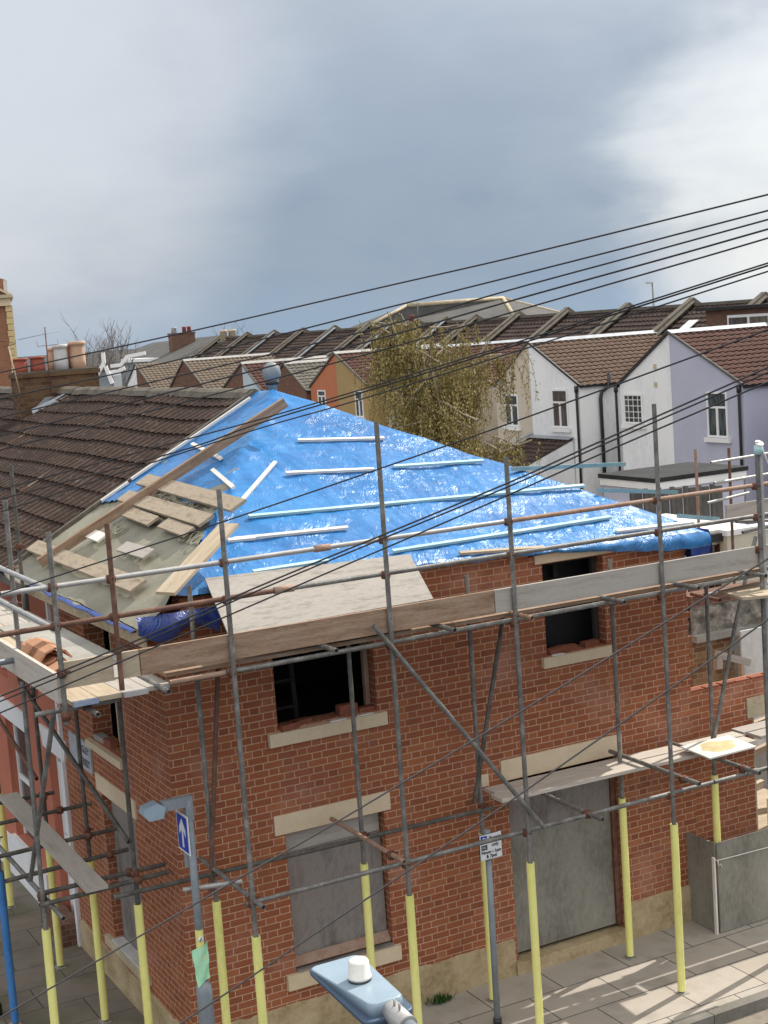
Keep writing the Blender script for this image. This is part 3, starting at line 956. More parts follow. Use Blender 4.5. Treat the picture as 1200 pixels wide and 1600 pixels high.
HIP, LFT = (O_HIP, N_HIP), (O_LEFT, N_LEFT)
GB = 'battens holding down the blue sheet'
for (p0, p1, mt, lb) in (
    ((465, 684), (600, 681), M_WHITEWOOD, 'highest white batten on the blue sheet'),
    ((446, 735), (584, 729), M_WHITEWOOD, 'white batten second from the top of the blue sheet'),
    ((615, 725), (755, 716), M_TEAL, 'short pale teal batten near the right hip of the blue sheet'),
    ((388, 804), (912, 756), M_TEAL, 'longest pale teal batten running across the middle of the blue sheet'),
    ((365, 838), (543, 820), M_WHITEWOOD, 'white batten low on the left of the blue sheet, above the leaning plywood'),
    ((613, 857), (953, 804), M_TEAL, 'long pale teal batten low on the right half of the blue sheet'),
    ((395, 889), (512, 871), M_TEAL, 'pale teal batten along the sheet edge above the leaning plywood'),
    ((963, 826), (1083, 812), M_WHITEWOOD, 'pale batten at the far right lower corner of the blue sheet'),
    ((718, 860), (850, 851), M_WOODW, 'cream batten at the eave above the right hand window'),
    ((375, 781), (430, 718), M_WHITEWOOD, 'white batten slanting beside the left hip of the blue sheet')):
    roofbar(p0, p1, HIP, .045, .03, mt, 'batten', lb, 'batten', GB)
for (p0, p1, lb) in (((332, 735), (365, 763), 'short stub of batten lower down on the left face of the sheet'),
                     ((300, 690), (345, 713), 'short stub of batten higher up on the left face of the sheet'),
                     ((356, 840), (398, 836), 'short white offcut beside the low left batten')):
    roofbar(p0, p1, LFT if p0[0] < 350 else HIP, .05, .03, M_WHITEWOOD, 'batten', lb, 'batten', GB)
for (p0, p1, lb) in (((391, 618), (205, 745), 'white verge strip on the upper edge between blue sheet and tiled roof'),
                     ((200, 750), (158, 779), 'pale verge strip on the lower edge between blue sheet and tiled roof')):
    roofbar(p0, p1, LFT, .05, .03, M_WHITEWOOD, 'verge_strip', lb, 'batten', GB, .085)
# teal battens that stick out past the far hip
for (p0, p1, lb) in (((800, 733), (976, 725), 'upper teal batten sticking out past the right hip'),
                     ((935, 766), (1057, 769), 'middle teal batten sticking out past the right hip'),
                     ((1060, 806), (1122, 811), 'lowest grey teal batten end sticking out past the roof corner')):
    a = onRoof(p0, .075); b = onY(p1, a.y+.35)
    mb = MB(); mb.beam(a, b, .05, .05); tag(mb.build('batten', M_TEALD), lb, 'batten', GB)

# long timber
a, b = onP((446, 628), O_LEFT+N_LEFT*.16, N_LEFT), onP((62, 880), O_LEFT+N_LEFT*.10, N_LEFT)
mb = MB(); mb.beam(a, b, .07, .12, N_LEFT)
tag(mb.build('long_timber', M_WOOD), 'long brown timber lying diagonally from the roof peak to the street eave', 'timber')


def roofboard(corners, plane, th, mat, name, label, cat, group, lift=.062):
    o, n = plane
    P_ = [onP(c, o+n*lift, n) for c in corners]
    # square it up: keep the long axis
    m0, m1 = (P_[0]+P_[3])/2, (P_[1]+P_[2])/2
    wd = ((P_[3]-P_[0]).length+(P_[2]-P_[1]).length)/2
    d = (m1-m0).normalized(); sd_ = n.cross(d).normalized()
    mb = MB(); mb.slab(m0-sd_*wd/2, m1-sd_*wd/2, m1+sd_*wd/2, m0+sd_*wd/2, th, n)
    ob = mb.build(name, mat); tag(ob, label, cat, group); return ob


GBD = 'boards lying on the roof'
roofboard([(230, 745), (383, 783), (365, 802), (218, 757)], LFT, .035, M_OLDBOARD, 'roof_board', 'highest long board on the street slope, under the long timber', 'board', GBD, .07)
roofboard([(205, 770), (335, 807), (313, 825), (184, 783)], LFT, .035, M_OLDBOARD, 'roof_board', 'second long board on the street slope, crossing under the long timber', 'board', GBD, .07)
roofboard([(208, 795), (250, 810), (232, 823), (193, 808)], LFT, .03, M_OLDBOARD, 'roof_board', 'short board beside the blue patch, left of its twin', 'board', GBD)
roofboard([(265, 812), (306, 828), (287, 839), (248, 826)], LFT, .03, M_OLDBOARD, 'roof_board', 'short board just below the second long board, right of the blue patch', 'board', GBD)
roofboard([(150, 829), (168, 837), (155, 848), (134, 841)], LFT, .025, M_WHITEWOOD, 'roof_board', 'small white offcut lying on the felt beside the timber', 'board', GBD)
roofboard([(199, 848), (243, 861), (225, 874), (184, 862)], LFT, .025, M_WOODG, 'roof_board', 'small pale grey offcut in the middle of the felt', 'board', GBD)
roofboard([(62, 847), (230, 909), (206, 928), (43, 861)], LFT, .035, M_OLDBOARD, 'roof_board', 'long board along the eave edge of the felt', 'board', GBD)
roofboard([(348, 817), (258, 931), (246, 921), (335, 809)][::-1] if False else [(359, 821), (259, 929), (246, 920), (346, 813)], LFT, .035, M_OLDBOARD, 'roof_board', 'wide stained board lying down the slope beside the hip', 'board', GBD, .10) if False else None
# wide stained board along the hip
pl_n = Vector((-SL*.5, -SH*.5, 1)).normalized()
a, b = Vector((onP((359, 822), O_LEFT+N_LEFT*.10, N_LEFT))), Vector((onP((259, 930), O_LEFT+N_LEFT*.13, N_LEFT)))
d = (b-a).normalized(); sd_ = pl_n.cross(d).normalized(); h = sd_*.115
mb = MB(); mb.slab(a-h, b-h, b+h, a+h, .035, pl_n)
tag(mb.build('roof_board', M_WOODW), 'wide pale stained board lying down the slope beside the hip', 'board', GBD)

# big plywood sheet leaning from the toe board to the roof
tl, tr = onY((320, 906), .02), onY((640, 868), .02)
bl, br = onY((357, 994), -1.42), onY((677, 938), -1.42)
mb = MB(); mb.slab(bl, br, tr, tl, .018); 
tag(mb.build('plywood_sheet', M_PLYSHEET), 'large plywood sheet leaning from the scaffold toe board onto the eave', 'plywood')

# loose bricks and scraps on the sills
GLB = 'loose bricks on the window sills'


def brick_at(x, y, z, rz, lb):
    mb = MB(); c_, s_ = math.cos(rz), math.sin(rz)
    pts = [Vector((x+a*c_-b*s_, y+a*s_+b*c_, z)) for a, b in ((-.108, -.05), (.108, -.05), (.108, .05), (-.108, .05))]
    mb.slab(*pts, .065, Vector((0, 0, 1)))
    tag(mb.build('loose_brick', M_REDBR), lb, 'brick', GLB)


M_REDBR = weathered('loose_red_brick', (.20, .07, .045), (.28, .10, .06), 12, .9, fine=40, bump=.3)
for (x, y, z, rz, lb) in ((1.33, .02, 3.372, .2, 'loose brick at the left end of the broad upper window sill'),
                          (1.50, .08, 3.372, .1, 'loose brick lying second from the left on the broad upper window sill'),
                          (2.05, .08, 3.372, -.1, 'loose brick near the right of the broad upper window sill, left of two'),
                          (2.27, .08, 3.372, .1, 'loose brick at the right end of the broad upper window sill'),
                          (2.05, .09, 3.437, .05, 'loose brick stacked on top of another on the broad upper window sill'),
                          (4.72, .07, 3.612, .3, 'loose brick at the left of the narrow upper window sill'),
                          (4.93, .10, 3.612, -.2, 'loose brick in the middle of the narrow upper window sill'),
                          (5.25, .10, 3.612, .1, 'loose brick at the right of the narrow upper window sill')):
    brick_at(x, y, z, rz, lb)
mb = MB(); mb.slab((0.0, 2.62, 2.965), (0.02, 2.30, 2.965), (.11, 2.3, 2.965), (.11, 2.62, 2.965), .065, Vector((0, 0, 1)))
tag(mb.build('loose_brick', M_CONC), 'grey broken block on the upper sill of the street side', 'brick', GLB)
mb = MB(); mb.slab((.01, 2.28, 2.96), (.02, 2.05, 2.96), (.11, 2.05, 2.96), (.11, 2.28, 2.96), .09, Vector((0, .2, 1)).normalized())
tag(mb.build('loose_brick', M_REDBR), 'red brick propped on the upper sill of the street side', 'brick', GLB)
for (x0, x1, y_, z_, lb) in ((1.78, 1.98, -.05, 3.374, 'left white scrap lying on the broad upper sill'), (2.10, 2.30, -.045, 3.374, 'right white scrap lying on the broad upper sill')):
    mb = MB(); mb.prism([(x0, y_, z_), (x0+.06, y_-.01, z_), (x1, y_, z_), (x1-.02, y_+.06, z_), (x0+.05, y_+.07, z_)], (0, 0, .014))
    tag(mb.build('broken_slate_scrap', M_WHITEWOOD), lb, 'scrap')
mb = MB(); mb.prism([(4.62, -.05, 3.614), (4.80, -.05, 3.614), (4.78, .0, 3.614), (4.64, .01, 3.614)], (0, 0, .012))
tag(mb.build('broken_slate_scrap', M_WHITEWOOD), 'white scrap lying on the narrow upper sill', 'scrap')
# cement smears on the facade
mb = MB(); mb.box(3.60, 3.70, -.012, .001, 2.28, 2.42)
mb.build('wall_patch', M_STONE, corner)

# street name plate
npl = thing('street_name_plate', 'worn grey street name plate on the brick side wall', 'sign', (-.01, 3.0, 2.7))
boxpart('plate', M_PLATE, npl, -.028, -.004, 2.74, 3.62, 2.52, 2.87)
text_part('lettering', 'GLEY', .125, (-.028, 2.79, 2.725), (0, -1, 0), (0, 0, 1), M_SIGNK, npl, 'RIGHT', .003, .002)
text_part('lettering', 'STREET', .125, (-.028, 2.79, 2.57), (0, -1, 0), (0, 0, 1), M_SIGNK, npl, 'RIGHT', .003, .002)

# ================================================================== LOW REAR WALL AND OPENING
lw = thing('low_wall', 'low unfinished red brick wall joined to the end of the corner house', 'wall', (7.2, 0, 0))
mb = MB(); mb.wall('y', .02, .22, W+.002, 9.6, -.01, 2.82, [(7.58, 8.75, -.009, 2.34)]); mb.build('brickwork', M_BRICK, lw)
boxpart('lintel', M_STONE_D, lw, 7.49, 8.9, .002, .21, 2.345, 2.60)
mb = MB()
for k in range(10):
    mb.box(W+.02+k*.24, W+.02+k*.24+.215, .03, .13, 2.822, 2.84+.004*(k % 3))
mb.build('top_course', M_REDBR, lw)
boxpart('plinth', M_PLINTH, lw, W+.01, 7.575, -.012, .018, -.02, .44)
mb = MB(); mb.box(7.585, 7.63, .05, .2, 0, 2.33); mb.build('door_lining', M_WOODW, lw)
# plywood hoarding box on the pavement
hd_ = thing('plywood_hoarding', 'grey plywood hoarding boxed out over the pavement', 'hoarding', (7, -.5, 0))
boxpart('end_panel', M_PLYGREEN, hd_, 6.45, 6.475, -.50, .0, .01, 1.12)
boxpart('long_panel', M_PLYGREEN, hd_, 6.48, 9.6, -.53, -.505, .01, 1.12)
mb = MB(); mb.box(6.425, 6.447, -.53, -.485, .0, .95); mb.build('corner_strip', M_WHITEWOOD, hd_)
mb = MB(); mb.tube([(6.44, -.545, .93), (6.46, -.55, .92), (6.75, -.545, .91), (7.3, -.545, .90), (9.5, -.545, .89)], .006, 6)
mb.tube([(6.46, -.55, .92), (6.47, -.56, .85), (6.50, -.56, .87), (6.52, -.56, .82)], .006, 6)
mb.build('rope', M_WHITEWOOD, hd_)


# ================================================================== SCAFFOLD
scf = thing('scaffold', 'steel tube scaffold wrapped round the brick corner house with yellow foam sleeves', 'scaffold', (0, -1.5, 0))


def std(x, y, z0, z1, mat, sleeve=None, smat=None, r=.0242, par=None, lean=(0, 0)):
    mb = MB(); top = (x+lean[0], y+lean[1], z1)
    mb.pipe((x, y, z0), top, r); o = mb.build('standard', mat, par or scf)
    if sleeve:
        z0s, z1s = sleeve
        f_ = lambda z: (x+lean[0]*(z-z0)/(z1-z0), y+lean[1]*(z-z0)/(z1-z0), z)
        mb = MB(); rs = .043
        mb.tube([f_(z0s), f_(z1s)], rs, 14, caps=False); mb.tube([f_(z1s), f_(z0s)], rs*.72, 14, caps=False)
        n_ = 14
        for e in (z0s, z1s):
            c = Vector(f_(e))
            for k in range(n_):
                a0, a1 = 2*math.pi*k/n_, 2*math.pi*(k+1)/n_
                mb.face([c+Vector((math.cos(t_), math.sin(t_), 0))*rr for t_, rr in ((a0, rs), (a1, rs), (a1, rs*.72), (a0, rs*.72))])
        if x > -.5: mb.tube([f_(z1s-.98), f_(z1s-.965)], rs+.0015, 14, caps=False)
        mb.build('sleeve', smat or M_YELLOW, o)
        mb = MB(); mb.box(x-.06, x+.06, y-.06, y+.06, .001, .008); mb.build('base_plate', M_CONC, o)
    return o


def coupler(p, o, d=(1, 0, 0)):
    d = Vector(d).normalized(); p = Vector(p)
    mb = MB()
    mb.tube([p-d*.034, p+d*.034], .040, 8)
    mb.tube([p+Vector((0, 0, -.036)), p+Vector((0, 0, .036))], .040, 8)
    s_ = d.cross(Vector((0, 0, 1)))
    mb.tube([p-s_*.02, p-s_*.02+d*.085], .009, 6); mb.tube([p+Vector((0, 0, .012))+s_*.01, p+Vector((0, 0, .012))+s_*.075], .009, 6)
    mb.build('coupler', M_COUPLER, o)


YO, YI, XO, XI = -1.5, -.43, -1.36, -.43
outer = [(.18, 6.12), (1.82, 6.58), (3.24, 6.10), (5.10, 6.47)]
for x, zt in outer:
    o = std(x, YO, .01, zt, M_GALV, (.03, 1.92))
    for z in (2.23, 4.42, 5.11, 5.45): coupler((x, YO+.03, z), o)
o = std(6.47, YO, .01, 5.94, M_GALV, (.03, 1.92)); coupler((6.46, YO+.03, 5.45), o); coupler((6.46, YO+.03, 5.11), o); coupler((6.46, YO+.03, 4.75), o)
o = std(6.515, YO, .01, 5.90, M_GALVL, None)
mb = MB(); mb.tube([(6.495, YO, 5.90), (6.495, YO, 5.80)], .052, 12); mb.build('tape_band', M_TEAL, o)
mb = MB(); mb.tube([(6.495, YO-.02, 5.93), (6.495, YO, 5.90)], .05, 12); mb.tube([(6.53, YO, 5.92), (6.6, YO-.02, 5.7), (6.75, YO-.02, 5.5)], .006, 6)
mb.build('tie_rag', M_WHITEWOOD, o)
for x, zt in ((.21, 5.11), (1.87, 4.46), (3.33, 4.78), (5.21, 4.70), (6.57, 4.46)):
    o = std(x, YI, .01, zt, M_GALV, (.03, 1.92))
    coupler((x, YI-.03, 4.42), o)
    if x < 4: coupler((x, YI-.03, 2.23), o)
o = std(-.88, YO, 4.46, 5.94, M_RUST); coupler((-.88, YO+.03, 5.45), o); coupler((-.88, YO+.03, 5.11), o)
o = std(-1.40, YO, 4.25, 5.93, M_GALV); coupler((-1.40, YO+.03, 5.45), o); coupler((-1.40, YO+.03, 5.11), o); coupler((-1.40, YO, 4.70), o); coupler((-1.40, YO, 4.32), o)
o = std(XO, .20, .01, 6.09, M_GALV, (.03, 1.83), lean=(.0, -.12)); coupler((XO, .2, 2.15), o, (0, 1, 0)); coupler((XO, .12, 5.42), o, (0, 1, 0)); coupler((XO, .12, 5.08), o, (0, 1, 0)); coupler((XO, .12, 4.38), o, (0, 1, 0))
o = std(XI, 3.5, .01, 6.16, M_TUBED, (.03, 1.5)); coupler((XI, 3.5, 2.15), o, (0, 1, 0)); coupler((XI, 3.5, 5.2), o, (0, 1, 0))
o = std(XI, 1.72, .01, 4.40, M_TUBED, (.03, 1.86)); coupler((XI, 1.72, 2.2), o, (0, 1, 0))
o = std(XI, .10, .01, 4.42, M_TUBED, (.03, 1.88)); coupler((XI, .10, 2.2), o, (0, 1, 0))
o = std(-1.30, 2.28, .01, 6.1, M_GALV, (.03, 1.78), M_BLUEFOAM); coupler((-1.30, 2.28, 2.15), o, (0, 1, 0))
o = std(XO, 4.6, .01, 6.1, M_TUBED, (.03, 1.7)); coupler((XO, 4.6, 5.42), o, (0, 1, 0))
o = std(XI, 5.9, .01, 5.6, M_RUST, (.03, 1.6))


def bar(name, p0, p1, mat, r=.0242):
    mb = MB(); mb.pipe(p0, p1, r); return mb.build(name, mat, scf)


# rails and ledgers along the facade
o = bar('guard_rail', (-1.84, YO+.05, 5.45), (3.3, YO+.05, 5.455), M_GALVL)
mb = MB(); mb.tube([(1.10, YO+.05, 5.4525), (1.26, YO+.05, 5.4525)], .034, 10); mb.build('coupler', M_RUSTL, o)
bar('guard_rail', (3.302, YO+.05, 5.455), (7.1, YO+.05, 5.46), M_RUSTL)
o = bar('guard_rail', (-1.92, YO+.05, 5.105), (.74, YO+.05, 5.12), M_RUST)
mb = MB(); mb.tube([(.66, YO+.05, 5.12), (.86, YO+.05, 5.12)], .034, 10); mb.build('coupler', M_RUSTL, o)
bar('guard_rail', (.742, YO+.05, 5.12), (7.1, YO+.05, 5.12), M_GALV)
bar('ledger', (-.42, YO+.06, 4.435), (.12, YO+.06, 4.435), M_RUSTL)
bar('ledger', (.13, YO+.06, 4.435), (6.45, YO+.06, 4.46), M_GALV)
bar('ledger', (-.5, YI+.05, 4.42), (6.7, YI+.05, 4.42), M_GALV)
bar('ledger', (.12, YO+.05, 2.23), (5.7, YO+.05, 2.25), M_GALV)
o = bar('ledger', (5.72, YO+.05, 2.25), (7.3, YO+.05, 2.26), M_GALV)
mb = MB(); mb.tube([(6.18, YO+.05, 2.253), (6.34, YO+.05, 2.253)], .034, 10); mb.build('coupler', M_GALV, o)
bar('ledger', (-.84, YI-.05, 2.23), (3.45, YI-.05, 2.20), M_TUBED)
# rails round the street side
bar('guard_rail', (XO-.05, -1.40, 5.42), (XO-.05, 5.2, 5.43), M_GALVL)
bar('guard_rail', (XO-.05, -1.42, 5.08), (XO-.05, 5.2, 5.09), M_GALVL)
bar('ledger', (XO+.05, -1.2, 4.36), (XO+.05, 5.5, 4.36), M_GALV)
bar('ledger', (XI+.05, -1.3, 4.36), (XI+.05, 5.5, 4.36), M_GALV)
bar('ledger', (XO+.05, -.37, 2.10), (XO+.05, 1.75, 2.11), M_GALV)
bar('ledger', (XO+.05, 1.76, 2.11), (XO+.05, 6, 2.11), M_GALV)
# transoms under the platform, ends project past the ledger
for k, (p, mt) in enumerate((((264, 1081), M_GALV), ((526, 1017), M_GALV), ((711, 985), M_GALV), ((832, 966), M_RUSTL), ((976, 941), M_GALV), ((1092, 919), M_GALV), ((1197, 900), M_GALV))):
    e = onY(p, -1.74)
    bar('transom', (e.x, -.15, e.z), (e.x, -1.74, e.z), mt)
for p in ((942, 1281), (1093, 1225), (1187, 1208), (632, 1347), (412, 1418)):
    e = onY(p, -1.72)
    o = bar('transom', (e.x, -.12, e.z+.01), (e.x, -1.72, e.z), M_RUSTL if p[0] in (632,) else M_GALV)
    coupler((e.x, YO+.05, e.z-.01), o, (0, 1, 0))
bar('transom', (-.25, -.8, 2.26), (.3, -.95, 2.26), M_GALVL)
# street side transoms on the lower lift
for (p0, p1) in (((-8, 1340), (185, 1294)), ((8, 1377), (200, 1327)), ((60, 1397), (258, 1350)), ((62, 1415), (263, 1362)), ((-10, 1289), (143, 1255)), ((-6, 1256), (85, 1238))):
    a, b = onZ(p0, 2.16), onZ(p1, 2.16)
    o = bar('transom', a, b, M_TUBED)
    coupler((XI, (a.y*.3+b.y*.7), 2.16), o)
# front corner transoms under the platform
a, b = onY((63, 1107), -1.42), onY((122, 1117), -1.3)
bar('transom', (-1.62, -1.30, 4.33), (-.85, -1.28, 4.33), M_GALV)
o = bar('transom', (-1.15, .9, 4.31), (-1.15, -1.62, 4.31), M_GALV)
coupler((-1.15, -1.3, 4.33), o)
mb = MB(); mb.tube([(-2.0, .12, 4.55), (-1.36, .12, 4.55)], .03, 10); mb.build('putlog', M_STEELG, scf)
# braces
bar('brace', (1.61, YO-.05, 4.66), (3.40, YO-.05, 2.27), M_GALV)
bar('brace', (.44, YI-.05, 4.45), (.14, YI-.05, 2.05), M_RUST)
bar('brace', (3.76, YI-.05, 4.4), (3.22, YI-.05, 2.30), M_TUBED)
bar('brace', (XI-.05, 3.9, 3.5), (XI-.05, .05, 2.55), M_TUBED)
bar('brace', (XI-.05, 5.6, 2.85), (XI-.05, 3.55, 2.37), M_RUST)
bar('brace', (XO, -.95, 4.24), (XO, .60, 2.2), M_GALV)
bar('brace', (6.95, YI-.06, 3.75), (6.53, YI-.06, 2.35), M_GALV)
bar('brace', (6.95, YI-.06, 3.75), (7.3, YI-.06, 4.7), M_GALV)


# toe boards
def toe(x0, x1, mt, y=YO-.0):
    mb = MB(); mb.slab((x0, y-.06, 4.55), (x1, y-.06, 4.55), (x1, y-.06, 4.785), (x0, y-.06, 4.785), .038, Vector((0, 1, 0)))
    mb.build('toe_board', mt, scf)


YT = YO+.09
toe(-1.38, -.93, M_WOODW, YT); toe(-.86, -.69, M_WOODW, YT); toe(-.68, 3.02, M_WOOD, YT); toe(3.03, 7.0, M_WOODG, YT)
mb = MB(); mb.slab((XO-.06, -1.38, 4.41), (XO-.06, 2.6, 4.41), (XO-.06, 2.6, 4.665), (XO-.06, -1.38, 4.665), .038, Vector((1, 0, 0))); mb.build('toe_board', M_BLEACH, scf)
mb = MB(); mb.slab((XO-.06, 2.62, 4.41), (XO-.06, 6.2, 4.41), (XO-.06, 6.2, 4.665), (XO-.06, 2.62, 4.665), .038, Vector((1, 0, 0))); mb.build('toe_board', M_WOODG, scf)

# decks
GD = 'platform boards on the front of the scaffold'
for k in range(4):
    y0 = -1.36+k*.232
    for (x0, x1, nm) in ((-.42, 2.6, 'left'), (2.61, 6.9, 'right')):
        mb = MB(); mb.slab((x0, y0, 4.47), (x1, y0, 4.47), (x1, y0+.225, 4.47), (x0, y0+.225, 4.47), .038, Vector((0, 0, 1)))
        tag(mb.build('platform_board', M_WOOD), 'platform board on the front lift, %s row from the wall, %s half' % (['outermost', 'second outer', 'second inner', 'inmost'][k], nm), 'board', GD)
GD2 = 'platform boards on the street side of the scaffold'
for k in range(4):
    x0 = -1.33+k*.232
    e_ = [-1.52, -1.46, -1.50, -1.42][k]
    mb = MB(); mb.slab((x0, e_, 4.39), (x0, 2.35, 4.39), (x0+.225, 2.35, 4.39), (x0+.225, e_, 4.39), -.0 or .038, Vector((0, 0, 1)))
    ob = mb.build('platform_board', [M_WOODW, M_WOODW, M_WOODG, M_WOODG][k])
    tag(ob, ['pale platform board with a blue painted end nearest the street', 'pale platform board second from the street edge', 'grey platform board third from the street edge', 'grey platform board closest to the brick side wall'][k], 'board', GD2)
    bx = MB(); bx.box(x0+.002, x0+.223, e_-.006, e_+.05, 4.388, 4.430); bx.build('painted_end', [M_PAINTEND, M_WOODW, M_GALVL, M_WOODG][k], ob)
    mb = MB(); mb.slab((x0, 2.37, 4.39), (x0, 6.3, 4.39), (x0+.225, 6.3, 4.39), (x0+.225, 2.37, 4.39), .038, Vector((0, 0, 1)))
    tag(mb.build('platform_board', M_WOODW if k < 2 else M_WOODG), ['far platform board beyond the tile stack nearest the street', 'far platform board beyond the tile stack second from the street', 'far grey platform board third from the street', 'far grey platform board closest to the painted house'][k], 'board', GD2)
# grey ply on the street side deck
mb = MB(); mb.slab((-.98, -.9, 4.432), (-.98, 2.6, 4.432), (-.42, 2.6, 4.432), (-.42, -.9, 4.432), .016, Vector((0, 0, 1)))
tag(mb.build('deck_sheet', M_CONC), 'grey sheet laid on the street side platform below the felted eave', 'sheet')

# lower boards
GL = 'boards on the lower front lift'
for (a, b, c, d, lb) in (((3.52, -.42, 2.30), (7.0, -.50, 2.30), (7.0, -.28, 2.30), (3.52, -.20, 2.30), 'lower lift plank nearest the wall above the boarded doorway'),
                         ((3.45, -.68, 2.30), (6.95, -.76, 2.30), (6.95, -.53, 2.30), (3.45, -.45, 2.30), 'lower lift plank nearest the street above the boarded doorway'),
                         ((7.02, -.46, 2.32), (9.3, -.46, 2.32), (9.3, -.235, 2.32), (7.02, -.235, 2.32), 'plank behind the mortar board nearest the wall opening'),
                         ((7.05, -.72, 2.32), (9.3, -.72, 2.32), (9.3, -.495, 2.32), (7.05, -.495, 2.32), 'plank behind the mortar board nearest the street')):
    mb = MB(); mb.slab(a, b, c, d, .038, Vector((0, 0, 1))); tag(mb.build('scaffold_plank', M_BLEACH if 'lower' in lb else M_WOODG), lb, 'plank', GL)
P_ = [onZ(p, 2.40) for p in ((1063, 1168), (1138, 1151), (1182, 1168), (1109, 1187))]
mbd = thing('mortar_board', 'white mixing board smeared with yellow mortar at the end of the lower planks', 'mortar board', P_[0])
mb = MB(); mb.slab(P_[3], P_[2], P_[1], P_[0], .018, Vector((0, 0, 1))); mb.build('board', M_WHITEWOOD, mbd)
mb = MB(); cen = (P_[0]+P_[1]+P_[2]+P_[3])/4+Vector((0, 0, .019)); nr, na = 6, 26
e1 = (P_[2]-P_[3])*.42; e2 = (P_[0]-P_[3])*.40
vs = [cen+Vector((0, 0, .018))]
for r_ in range(1, nr+1):
    for k in range(na):
        t_ = 2*math.pi*k/na; rr = r_/nr*(.8+.25*mnoise.noise(Vector((math.cos(t_)*1.5, math.sin(t_)*1.5, 2))))
        vs.append(cen+e1*math.cos(t_)*rr+e2*math.sin(t_)*rr+Vector((0, 0, .018*(1-(r_/nr)**2)+.006*mnoise.noise(Vector((k, r_, 1))))))
fs = [(0, 1+k, 1+(k+1) % na) for k in range(na)]
for r_ in range(nr-1):
    for k in range(na): fs.append((1+r_*na+k, 1+(r_+1)*na+k, 1+(r_+1)*na+(k+1) % na, 1+r_*na+(k+1) % na))
M_MORT = weathered('yellow_mortar', (.50, .40, .20), (.64, .55, .34), 9, .9, fine=26, bump=.4)
mb.mesh(vs, fs, None, True); mb.build('mortar_smear', M_MORT, mbd)
# long board on the street side lower lift
a, b = onZ((12, 1245), 2.20), onZ((152, 1392), 2.20)
d = (b-a).normalized(); s_ = Vector((0, 0, 1)).cross(d)*.112
mb = MB(); mb.slab(a-s_, b-s_, b+s_, a+s_, .038, Vector((0, 0, 1)))
tag(mb.build('scaffold_plank', M_WOODG), 'single grey plank on the street side lower lift', 'plank', 'boards on the lower front lift')

# stack of ridge tiles on the deck
GT = 'clay ridge tiles stacked on the scaffold'
for k in range(6):
    yb = -.55+k*.24 if k < 4 else -.30+(k-4)*.24
    zb = 4.45+.028*(k % 4) if k < 4 else 4.58
    mb = MB(); sec = []
    for (dx, dz_) in ((-.16, 0), (-.10, .075), (0, .115), (.10, .075), (.16, 0)): sec.append((dx, dz_))
    for i in range(4):
        (x0, z0), (x1, z1) = sec[i], sec[i+1]
        c_ = -1.12
        mb.slab((c_+x0, yb, zb+z0), (c_+x0, yb+.42, zb+z0), (c_+x1, yb+.42, zb+z1), (c_+x1, yb, zb+z1), .018)
    tag(mb.build('ridge_tile', M_RIDGETILE), ['front clay ridge tile of the stack on the platform', 'second clay ridge tile of the stack, behind the front one', 'third clay ridge tile back in the stack on the platform', 'rearmost clay ridge tile in the lower layer', 'upper clay ridge tile at the front of the stack', 'upper clay ridge tile at the rear of the stack'][k], 'ridge tile', GT)

